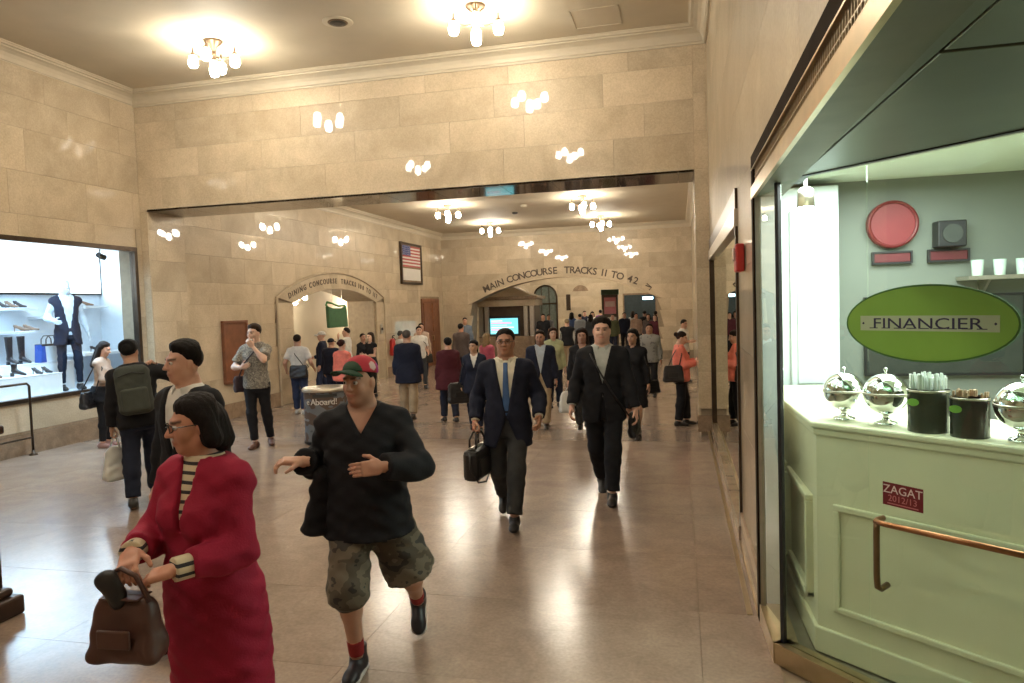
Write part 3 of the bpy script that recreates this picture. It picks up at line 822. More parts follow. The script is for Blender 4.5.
# back wall fittings
bw = empty('round_red_disc', (1.64, 6.19, 2.50))  # plain dark red disc with a raised rim
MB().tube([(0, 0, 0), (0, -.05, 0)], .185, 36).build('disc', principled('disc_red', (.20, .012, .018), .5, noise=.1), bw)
mb = MB(); n = 36
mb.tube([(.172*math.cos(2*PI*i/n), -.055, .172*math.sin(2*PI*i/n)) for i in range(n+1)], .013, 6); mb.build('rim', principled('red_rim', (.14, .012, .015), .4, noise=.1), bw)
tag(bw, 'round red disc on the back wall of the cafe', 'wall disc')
def plate(name, x, z, w, h, m, label, cat, d=.03):
    e = empty(name, (x, 6.19, z))
    MB().box((-w/2, -d, -h/2), (w/2, 0, h/2)).build('face', m, e, bevel=.004)
    mb = MB()
    for (a, b) in (((-w/2-.015, -d-.008, -h/2-.015), (w/2+.015, 0, -h/2)), ((-w/2-.015, -d-.008, h/2), (w/2+.015, 0, h/2+.015)), ((-w/2-.015, -d-.008, -h/2), (-w/2, 0, h/2)), ((w/2, -d-.008, -h/2), (w/2+.015, 0, h/2))): mb.box(a, b)
    mb.build('frame', M_BLACK, e)
    tag(e, label, cat)
M_DRED = principled('dull_red', (.12, .012, .018), .5, noise=.1)
plate('shelf_sign', 1.64, 2.24, .26, .07, M_DRED, 'narrow red sign under the round red disc', 'sign')
plate('shelf_sign', 2.04, 2.24, .26, .07, M_DRED, 'narrow red sign under the small black speaker', 'sign')
plate('menu_board', 2.0, 1.62, 1.1, .60, principled('menu_black', (.03, .035, .03), .4, noise=.2), 'dark menu board on the back wall behind the oval sign', 'board')
spk = empty('wall_speaker', (2.03, 6.19, 2.40))
MB().box((-.10, -.14, -.10), (.10, 0, .10)).build('cabinet', M_BLACK, spk, bevel=.01)
MB().tube([(0, -.14, 0), (0, -.15, 0)], .07, 20).build('cone', principled('speaker_cone', (.05, .055, .05), .8, noise=.2), spk)
tag(spk, 'small black speaker on the cafe back wall', 'speaker')
# shelf of glassware behind the counter
shf = empty('wall_shelf', (2.85, 6.19, 1.92))
MB().box((-.75, -.25, .12), (1.5, 0, .15)).build('board', M_STEEL, shf)
for x in (-.6, .4, 1.3): MB().prism([(x, 0, .12), (x, -.2, .12), (x, 0, -.03)], (.02, 0, 0)).build('bracket', M_STEEL, shf)
tag(shf, 'steel wall shelf carrying glasses in the cafe', 'shelf')
M_TUMB = principled('pale_tumbler', (.55, .68, .60), .1, noise=.04, spec=.8)
t0 = None
for i in range(4):
    loc = (2.2 + .15*i, 6.06, 2.07)
    if t0 is None:
        t0 = MB().lathe([(.034, 0), (.036, .004), (.044, .12), (.041, .12), (.033, .012)], seg=14).build('drinking_glass', M_TUMB, None, smooth=True); o = t0
    else:
        o = t0.copy(); COL.objects.link(o)
    o.location = loc
    tag(o, ('leftmost', 'second', 'third', 'fourth')[i] + ' pale drinking glass from the left on the steel cafe shelf', 'glass', 'glasses on the cafe shelf')
# grinder arm: the slanting dark tube at the right
ga = empty('slanting_pipe', tuple(K0 + kp(.92, .45, KH)))
MB().tube([(0, 0, .0), (.20, -.16, .34), (.22, -.18, .36)], .022, 10).build('arm', M_BLACK, ga, smooth=True)
MB().lathe([(.07, 0), (.07, .02), (.03, .03)], seg=16).build('foot_plate', M_BLACK, ga)
tag(ga, 'slanting black arm of a machine on the counter', 'machine arm')
# spot lamp under the cafe ceiling
slp = empty('spot_lamp', (.90, 5.5, 2.86))
MB().lathe([(.05, -.02), (.05, 0)], seg=16).build('mount', M_WHITE, slp)
MB().tube([(0, 0, -.02), (0, 0, -.12)], .012, 8).build('stem', M_WHITE, slp)
MB().lathe([(.06, -.26), (.055, -.14), (.03, -.12)], seg=16).build('can', M_STEEL, slp, smooth=True)
MB().lathe([(.05, -.262), (.05, -.258)], seg=16).build('bulb', emission('spot_bulb', (.95, 1, .95), 25), slp)
tag(slp, 'small lit spot lamp under the cafe ceiling', 'lamp')
# ================================================================== FIGURES: smooth distance fields turned into meshes
def V3(*a): return np.array(a, dtype=np.float32)
def unit(v):
    v = np.asarray(v, np.float32); return v / max(1e-9, np.linalg.norm(v))
def smin(a, b, k):
    h = np.clip(.5 + .5*(b - a)/k, 0, 1); return b*(1-h) + a*h - k*h*(1-h)
def rcone(P, a, b, r1, r2):
    ba = b - a; t = np.clip(((P - a) @ ba) / max(1e-9, float(ba @ ba)), 0, 1)
    return np.linalg.norm(P - a - t[:, None]*ba, axis=1) - (r1 + (r2 - r1)*t)
def ell(P, c, r):
    q = P - c; r = np.asarray(r, np.float32)
    k0 = np.linalg.norm(q/r, axis=1); k1 = np.linalg.norm(q/(r*r), axis=1)
    return k0*(k0 - 1)/np.maximum(k1, 1e-6)
def rbox(P, c, half, rad):
    q = np.abs(P - c) - (np.asarray(half, np.float32) - rad)
    return np.linalg.norm(np.maximum(q, 0), axis=1) + np.minimum(q.max(axis=1), 0) - rad
def loft(L, tab, grow=0.0, power=2.3):
    """elliptic loft along local z; tab rows (z, half width, half depth, y centre)"""
    T = np.asarray(tab, np.float32); z = L[:, 2]
    a = np.interp(z, T[:, 0], T[:, 1]) + grow; b = np.interp(z, T[:, 0], T[:, 2]) + grow
    yc = np.interp(z, T[:, 0], T[:, 3])
    q = (np.abs(L[:, 0])/a)**power + (np.abs(L[:, 1] - yc)/b)**power
    d = (np.power(np.maximum(q, 1e-9), 1/power) - 1) * np.minimum(a, b)
    return np.maximum(d, np.maximum(T[0, 0] - z, z - T[-1, 0]))
def surface_net(F, org, h):
    nx, ny, nz = F.shape
    S = F < 0
    cnt = np.zeros((nx-1, ny-1, nz-1), np.int8)
    for i in (0, 1):
        for j in (0, 1):
            for k in (0, 1): cnt += S[i:nx-1+i, j:ny-1+j, k:nz-1+k]
    act = (cnt > 0) & (cnt < 8)
    ci, cj, ck = np.nonzero(act)
    n = len(ci)
    if n == 0: return np.zeros((0, 3)), np.zeros((0, 4), int)
    idx = -np.ones(act.shape, np.int64); idx[ci, cj, ck] = np.arange(n)
    acc = np.zeros((n, 3)); w = np.zeros(n)
    C = [(i, j, k) for i in (0, 1) for j in (0, 1) for k in (0, 1)]
    for a in range(8):
        for ax in range(3):
            if C[a][ax] == 1: continue
            b = list(C[a]); b[ax] = 1
            fa = F[ci+C[a][0], cj+C[a][1], ck+C[a][2]]; fb = F[ci+b[0], cj+b[1], ck+b[2]]
            m = (fa < 0) != (fb < 0)
            t = np.where(m, fa/np.where(np.abs(fa-fb) < 1e-12, 1, fa-fb), 0)
            p = np.repeat(np.array([C[a]], float), n, 0); p[:, ax] += t
            acc[m] += p[m]; w[m] += 1
    V = (np.stack([ci, cj, ck], 1) + acc/np.maximum(w, 1)[:, None]) * h + org
    quads = []
    for ax in range(3):
        sl0 = [slice(None)]*3; sl1 = [slice(None)]*3
        sl0[ax] = slice(0, -1); sl1[ax] = slice(1, None)
        A = S[tuple(sl0)]; B = S[tuple(sl1)]
        e = A != B
        o1, o2 = [(1, 2), (2, 0), (0, 1)][ax]
        e2 = e.copy()
        s = [slice(None)]*3; s[o1] = 0; e2[tuple(s)] = False
        s = [slice(None)]*3; s[o2] = 0; e2[tuple(s)] = False
        s = [slice(None)]*3; s[o1] = e.shape[o1]-1; e2[tuple(s)] = False
        s = [slice(None)]*3; s[o2] = e.shape[o2]-1; e2[tuple(s)] = False
        ii = np.stack(np.nonzero(e2), 1)
        if len(ii) == 0: continue
        flip = A[ii[:, 0], ii[:, 1], ii[:, 2]]
        d1 = np.zeros(3, int); d1[o1] = 1; d2 = np.zeros(3, int); d2[o2] = 1
        def g(q): return idx[q[:, 0], q[:, 1], q[:, 2]]
        q = np.stack([g(ii - d1 - d2), g(ii - d2), g(ii), g(ii - d1)], 1)
        q[~flip] = q[~flip][:, ::-1]
        quads.append(q)
    Q = np.concatenate(quads) if quads else np.zeros((0, 4), int)
    return V, Q[(Q >= 0).all(axis=1)]
def mesh_field(fn, lo, hi, h):
    lo = np.asarray(lo, float) - 2*h; hi = np.asarray(hi, float) + 2*h
    n = np.maximum(4, np.ceil((hi - lo)/h).astype(int) + 1)
    ax = [lo[i] + h*np.arange(n[i]) for i in range(3)]
    G = np.stack(np.meshgrid(*ax, indexing='ij'), -1).reshape(-1, 3).astype(np.float32)
    F = fn(G).reshape(n)
    return surface_net(F, lo, h)
def np_object(name, V, Q, mat, parent=None, col=None):
    me = bpy.data.meshes.new(name)
    me.vertices.add(len(V)); me.vertices.foreach_set('co', np.asarray(V, np.float32).ravel())
    me.loops.add(len(Q)*4); me.loops.foreach_set('vertex_index', np.asarray(Q, np.int32).ravel())
    me.polygons.add(len(Q))
    me.polygons.foreach_set('loop_start', np.arange(0, len(Q)*4, 4, dtype=np.int32))
    me.polygons.foreach_set('use_smooth', np.ones(len(Q), bool))
    me.materials.append(mat)
    if col is not None:
        at = me.color_attributes.new('Col', 'FLOAT_COLOR', 'POINT')
        at.data.foreach_set('color', np.asarray(col, np.float32).ravel())
    me.update(calc_edges=True); me.validate()
    o = bpy.data.objects.new(name, me); COL.objects.link(o)
    if parent is not None: o.parent = parent
    return o
def rot_x(a): c, s = math.cos(a), math.sin(a); return np.array([[1,0,0],[0,c,-s],[0,s,c]], np.float32)
def rot_y(a): c, s = math.cos(a), math.sin(a); return np.array([[c,0,s],[0,1,0],[-s,0,c]], np.float32)
def rot_z(a): c, s = math.cos(a), math.sin(a); return np.array([[c,-s,0],[s,c,0],[0,0,1]], np.float32)
def ik(a, target, l1, l2, pole):
    a = np.asarray(a, np.float32); t = np.asarray(target, np.float32)
    d = t - a; L = float(np.linalg.norm(d)); Lm = (l1 + l2)*.998
    if L > Lm: t = a + d*(Lm/L); L = Lm; d = t - a
    L = max(L, abs(l1 - l2) + .02)
    x = (l1*l1 - l2*l2 + L*L)/(2*L); hgt = math.sqrt(max(0, l1*l1 - x*x))
    u = unit(d); p = np.asarray(pole, np.float32); p = p - u*float(p @ u); p = unit(p)
    return a + u*x + p*hgt, t

# skin that reads the painted lips, brows and stubble of a figure
def skin_mat():
    if 'skin' in MATS: return MATS['skin']
    m = bpy.data.materials.new('skin'); t, n, l = nt(m); b = n['Principled BSDF']
    at = n.new('ShaderNodeVertexColor'); at.layer_name = 'Col'
    nz = n.new('ShaderNodeTexNoise'); nz.inputs['Scale'].default_value = 25; nz.inputs['Detail'].default_value = 3
    tc = n.new('ShaderNodeTexCoord'); l.new(tc.outputs['Object'], nz.inputs['Vector'])
    mr = n.new('ShaderNodeMapRange'); mr.inputs['To Min'].default_value = .90; mr.inputs['To Max'].default_value = 1.10
    l.new(nz.outputs['Fac'], mr.inputs['Value'])
    hs = n.new('ShaderNodeHueSaturation'); l.new(at.outputs['Color'], hs.inputs['Color']); l.new(mr.outputs[0], hs.inputs['Value'])
    l.new(hs.outputs[0], b.inputs['Base Color'])
    b.inputs['Roughness'].default_value = .48
    b.inputs['Subsurface Weight'].default_value = .12
    b.inputs['Subsurface Radius'].default_value = (.02, .008, .004)
    b.inputs['Subsurface Scale'].default_value = .4
    MATS['skin'] = m; return m
def cloth(name, c, rough=.8, noise=.14, nscale=14): return principled('cloth_'+name, c, rough, noise=noise, nscale=nscale, bump=.22, bscale=140, spec=.25)
def patterned(name, cols, scale, stretch=(1, 1, 1)):
    """blotched print (camouflage, florals)"""
    k = 'print_'+name
    if k in MATS: return MATS[k]
    m = bpy.data.materials.new(k); t, n, l = nt(m); b = n['Principled BSDF']
    tc = n.new('ShaderNodeTexCoord'); mp = n.new('ShaderNodeMapping'); mp.inputs['Scale'].default_value = stretch
    nz = n.new('ShaderNodeTexNoise'); nz.inputs['Scale'].default_value = scale; nz.inputs['Detail'].default_value = 2.5
    l.new(tc.outputs['Object'], mp.inputs[0]); l.new(mp.outputs[0], nz.inputs['Vector'])
    r = n.new('ShaderNodeValToRGB'); r.color_ramp.interpolation = 'CONSTANT'
    while len(r.color_ramp.elements) < len(cols): r.color_ramp.elements.new(.5)
    for i, c in enumerate(cols):
        r.color_ramp.elements[i].position = 0 if i == 0 else .36 + .28*(i-1)/max(1, len(cols)-2)
        r.color_ramp.elements[i].color = (*c, 1)
    l.new(nz.outputs['Fac'], r.inputs[0]); l.new(r.outputs[0], b.inputs['Base Color'])
    b.inputs['Roughness'].default_value = .85
    MATS[k] = m; return m
def striped(name, c1, c2, scale):
    k = 'stripe_'+name
    if k in MATS: return MATS[k]
    m = bpy.data.materials.new(k); t, n, l = nt(m); b = n['Principled BSDF']
    tc = n.new('ShaderNodeTexCoord'); w = n.new('ShaderNodeTexWave'); w.bands_direction = 'Z'; w.inputs['Scale'].default_value = scale
    w.inputs['Distortion'].default_value = .3
    l.new(tc.outputs['Object'], w.inputs['Vector'])
    r = n.new('ShaderNodeValToRGB'); r.color_ramp.interpolation = 'CONSTANT'
    r.color_ramp.elements[0].color = (*c2, 1); r.color_ramp.elements[1].position = .3; r.color_ramp.elements[1].color = (*c1, 1)
    l.new(w.outputs['Fac'], r.inputs[0]); l.new(r.outputs[0], b.inputs['Base Color']); b.inputs['Roughness'].default_value = .8
    MATS[k] = m; return m

TORSO_M = [(-.13,.150,.105,.005),(-.06,.172,.122,.005),(.0,.172,.122,.004),(.09,.158,.112,0),(.18,.152,.108,-.004),(.28,.160,.112,-.004),(.38,.172,.118,.0),(.46,.170,.108,.010),(.52,.130,.085,.018),(.57,.075,.062,.022),(.62,.055,.055,.020)]
TORSO_F = [(-.13,.155,.110,.008),(-.06,.180,.128,.010),(.0,.178,.126,.008),(.09,.150,.108,0),(.18,.132,.098,-.004),(.28,.142,.102,-.002),(.38,.152,.106,.0),(.46,.150,.094,.010),(.52,.115,.074,.018),(.57,.066,.055,.022),(.62,.047,.050,.020)]
class Fig: pass
def make_fig(H=1.75, sex='m', w=1.0, belly=0.0, lean=0.0, side=0.0, twist=0.0, drop=0.0, shift=(0, 0),
             ankL=(.10, 0, .085), ankR=(-.10, 0, .085), footL=(0, 0), footR=(0, 0),
             wrL=None, wrR=None, poleL=(.2, 1, -.1), poleR=(-.2, 1, -.1), kneeL=(.1, -1, 0), kneeR=(-.1, -1, 0),
             handL=None, handR=None, curlL=.35, curlR=.35, head=(0, 0, 0)):
    """joints of a figure that faces -y; sizes are for a height of 1.75 and scaled at the end"""
    g = Fig(); g.H = H; g.s = H/1.75; g.sex = sex; g.w = w; g.belly = belly
    g.pel = V3(shift[0], shift[1], .935 - drop)
    g.R = rot_z(twist) @ rot_y(side) @ rot_x(lean)     # lean > 0 tips the chest towards -y
    sh = .176 if sex == 'm' else .156
    g.shw = sh
    def T(x, y, z): return g.pel + g.R @ V3(x, y, z)
    g.T = T
    g.shL, g.shR = T(sh*w**.5, .012, .475), T(-sh*w**.5, .012, .475)
    g.neck = T(0, .022, .545)
    g.RH = g.R @ rot_x(-lean*.8) @ rot_z(head[0]) @ rot_x(head[1]) @ rot_y(head[2])
    g.headc = g.neck + g.R @ V3(0, -.012, .05) + g.RH @ V3(0, -.012, .108)
    hx = .092
    g.hipL, g.hipR = g.pel + rot_z(twist*.4) @ V3(hx, 0, -.02), g.pel + rot_z(twist*.4) @ V3(-hx, 0, -.02)
    g.kneeL, g.ankL = ik(g.hipL, ankL, .422, .412, kneeL); g.kneeR, g.ankR = ik(g.hipR, ankR, .422, .412, kneeR)
    if wrL is None: wrL = T(sh+.085, -.04, -.055)
    if wrR is None: wrR = T(-sh-.085, -.04, -.055)
    g.elL, g.wrL = ik(g.shL, wrL, .285, .255, poleL); g.elR, g.wrR = ik(g.shR, wrR, .285, .255, poleR)
    g.footL, g.footR = footL, footR
    def hf(el, wr, spec, left):
        f = unit(wr - el)
        if spec is not None: f = unit(spec[0]); n = np.asarray(spec[1], np.float32)
        else: n = g.R @ V3(-1 if left else 1, 0, 0)
        n = n - f*float(f @ n); n = unit(n)
        th = np.cross(f, n); th = -th if left else th
        return f, n, th
    g.hL = hf(g.elL, g.wrL, handL, True); g.hR = hf(g.elR, g.wrR, handR, False)
    g.curlL, g.curlR = curlL, curlR
    g.tab = [list(r) for r in (TORSO_M if sex == 'm' else TORSO_F)]
    for r in g.tab:
        r[1] *= w if r[0] < .5 else w**.4; r[2] *= w if r[0] < .5 else w**.4
        if belly:
            k = math.exp(-((r[0]-.12)/.14)**2); r[2] += belly*k*.7; r[3] -= belly*k*.6; r[1] += belly*k*.35
    return g
def to_torso(g, P): return (P - g.pel) @ g.R
def to_head(g, P): return (P - g.headc) @ g.RH
def foot_frame(g, left):
    pitch, yaw = g.footL if left else g.footR
    ank = g.ankL if left else g.ankR
    return ank, rot_z(yaw) @ rot_x(pitch)
def hand_field(P, wr, frame, curl, splay=.0):
    f, n, th = frame
    Q = np.stack([(P - wr) @ f, (P - wr) @ th, (P - wr) @ n], 1)
    d = rbox(Q, V3(.050, 0, 0), (.048, .040, .015), .013)
    d = smin(d, rcone(Q, V3(-.03, 0, 0), V3(.03, 0, 0), .026, .024), .02)
    for b, L, r in ((.029, .072, .0088), (.0095, .080, .009), (-.0105, .074, .0086), (-.029, .058, .0078)):
        p = V3(.090, b, 0); a = curl*.8; seg = L/2.6
        for k in range(3):
            q = p + V3(math.cos(a), b*splay/.03, math.sin(a))*seg*(1 - .12*k)
            d = smin(d, rcone(Q, p, q, r*(1-.06*k), r*(.94-.06*k)), .006)
            p = q; a += curl
    p = V3(.022, .034, .004); q = p + unit((.72, .62, .25 + curl*.25))*.042
    d = smin(d, rcone(Q, p, q, .0125, .0105), .010)
    r2 = q + unit((.85, .25, .30 + curl*.5))*.032
    return smin(d, rcone(Q, q, r2, .0102, .0088), .006)
def head_field(P, g, hc=True):
    L = to_head(g, P); f = g.sex == 'f'
    d = ell(L, V3(0, .016, .032), (.075, .094, .084))
    d = smin(d, ell(L, V3(0, -.026, -.036), (.056 if f else .060, .064, .078)), .035)
    d = smin(d, ell(L, V3(0, -.060, -.090), (.024 if f else .030, .022, .020)), .025)
    for s in (-1, 1):
        d = smin(d, ell(L, V3(s*.036, -.058, -.022), (.024, .022, .026)), .02)
        d = smin(d, rcone(L, V3(s*.045, -.010, -.075), V3(s*.058, .015, -.035), .018, .018), .025)
    d = smin(d, rcone(L, V3(-.034, -.078, .030), V3(.034, -.078, .030), .011, .011), .02)
    for s in (-1, 1): d = -smin(-d, ell(L, V3(s*.031, -.098, .010), (.021, .016, .013)), .012)
    d = smin(d, rcone(L, V3(0, -.086, .018), V3(0, -.108, -.020), .0075, .0115), .012)
    for s in (-1, 1): d = smin(d, ell(L, V3(s*.0125, -.096, -.024), (.009, .010, .008)), .008)
    d = smin(d, ell(L, V3(0, -.088, -.0505), (.024, .0075, .0065)), .007)
    d = smin(d, ell(L, V3(0, -.086, -.0635), (.020, .0078, .0070)), .007)
    d = np.maximum(d, -(ell(L, V3(0, -.0985, -.0570), (.021, .006, .0022))))
    for s in (-1, 1):
        d = smin(d, ell(L, V3(s*.077, .012, -.004), (.010, .020, .032)), .008)
    return d
def limb(P, a, m, b, r, k=.03, bulge=None):
    d = smin(rcone(P, a, m, r[0], r[1]), rcone(P, m, b, r[2], r[3]), k)
    return d
def arm_field(P, g, left, grow=0.0, sleeve=2.0, extra=0.0):
    sh, el, wr = (g.shL, g.elL, g.wrL) if left else (g.shR, g.elR, g.wrR)
    w = g.w**.7 * (1 if g.sex == 'm' else .86)
    r0, r1, r2 = .054*w + grow, .041*w + grow + extra*.5, .028*w + grow + extra
    if sleeve <= 1:
        e = sh + (el - sh)*sleeve; rr = r0 + (r1 - r0)*sleeve + extra
        d = rcone(P, sh, e + unit(el - sh)*.03, r0, rr)
        return np.maximum(d, (P - e) @ unit(el - sh))
    t = sleeve - 1; e = el + (wr - el)*t
    fore = np.maximum(rcone(P, el, e + unit(wr - el)*.03, r1, r1 + (r2 - r1)*t), (P - e) @ unit(wr - el))
    mid = el + (wr - el)*.28
    fore = smin(fore, np.maximum(ell(P, mid, (.0,)*3 if False else (r1*1.06,)*3), (P - e) @ unit(wr - el)), .03)
    return smin(rcone(P, sh, el, r0, r1), fore, .035)
def leg_field(P, g, left, grow=0.0, end=2.0, flare=0.0):
    h, kn, an = (g.hipL, g.kneeL, g.ankL) if left else (g.hipR, g.kneeR, g.ankR)
    w = g.w**.6
    r0, r1, r2 = .086*w + grow, .056*w + grow + flare*.45, .037*w + grow + flare
    if end <= 1:
        e = h + (kn - h)*end; rr = r0 + (r1 - r0)*end + flare
        d = rcone(P, h, e + unit(kn - h)*.04, r0, rr)
        return np.maximum(d, (P - e) @ unit(kn - h))
    t = end - 1; e = kn + (an - kn)*t; u = unit(an - kn)
    sh = np.maximum(rcone(P, kn, e + u*.04, r1, r1 + (r2 - r1)*t), (P - e) @ u)
    c = kn + (an - kn)*.27 + (g.R @ V3(0, .018, 0))
    sh = smin(sh, np.maximum(ell(P, c, (.050*w + grow + flare*.3,)*3), (P - e) @ u), .05)
    return smin(rcone(P, h, kn, r0, r1), sh, .04)
def torso_field(P, g, grow=0.0, tab=None):
    L = to_torso(g, P)
    d = loft(L, tab or g.tab, grow)
    for s in (-1, 1):
        d = smin(d, rcone(L, V3(s*g.shw*.55, .018, .50), V3(s*g.shw*g.w**.5, .012, .475), .050 + grow, .056*g.w**.5 + grow), .05)
        if g.sex == 'f': d = smin(d, ell(L, V3(s*.068, -.078*g.w**.5, .335), (.062 + grow, .055 + grow, .062 + grow)), .04)
    return d
def neck_field(P, g, grow=0.0):
    r = .056 if g.sex == 'm' else .046
    a = g.neck - g.R @ V3(0, 0, .05); b = g.headc + g.RH @ V3(0, .014, -.045)
    return rcone(P, a, b, r*1.08 + grow, r + grow)
def body_field(P, g):
    d = torso_field(P, g)
    d = smin(d, neck_field(P, g), .04)
    for left in (True, False):
        d = smin(d, arm_field(P, g, left), .045)
        d = smin(d, leg_field(P, g, left), .05)
        ank, R = foot_frame(g, left)
        Q = (P - ank) @ R
        d = smin(d, rcone(Q, V3(0, .03, -.055), V3(0, -.15, -.068), .036, .024), .03)
    return d
def fold(P, amp, ph=0.0):
    return amp*(np.sin(P[:, 2]*38 + P[:, 0]*21 + ph)*np.sin(P[:, 1]*29 - P[:, 2]*17 + ph*1.7) + .6*np.sin(P[:, 2]*71 + P[:, 1]*33 + 2*ph)*np.sin(P[:, 0]*47 + ph))
def fig_bounds(g):
    J = np.stack([g.shL, g.shR, g.elL, g.elR, g.wrL, g.wrR, g.hipL, g.hipR, g.kneeL, g.kneeR, g.ankL, g.ankR, g.headc, g.pel])
    return J.min(0), J.max(0)
def set_mesh(fn, g, lo, hi, h, name, mat, parent, col=None):
    V, Q = mesh_field(fn, lo, hi, h)
    if len(Q) == 0: return None
    c = col(V) if col is not None else None
    return np_object(name, V*g.s, Q, mat, parent, c)
def paint(V, g, skin, brow, lip, stubble=0.0, eyes=True):
    L = to_head(g, np.asarray(V, np.float32))
    C = np.ones((len(V), 4), np.float32); C[:, :3] = skin
    x, y, z = np.abs(L[:, 0]), L[:, 1], L[:, 2]
    def blend(m, c): C[:, :3] = C[:, :3]*(1 - m[:, None]) + np.asarray(c, np.float32)*m[:, None]
    near = (np.linalg.norm(L, axis=1) < .16)
    if stubble:
        m = np.clip((-.030 - z)/.02, 0, 1)*(y < .02)*near*stubble; blend(m, np.asarray(skin)*.45)
    front = (y < -.045) & near
    m = np.clip(1 - np.abs(z + .057)/.012, 0, 1)*np.clip(1 - x/.030, 0, 1)**.5*front; blend(np.clip(m*1.2, 0, .85), lip)
    m = np.clip(1.4 - np.abs(z - (.032 + .06*(x-.03)*(x < .03)))/.0065, 0, 1)*((x > .011) & (x < .052))*front; blend(m*.85, brow)
    if eyes:
        m = np.clip(1.5 - np.sqrt(((x-.031)/.014)**2 + ((z-.011)/.007)**2), 0, 1)*front; blend(m*.9, (.03, .018, .012))
    return C

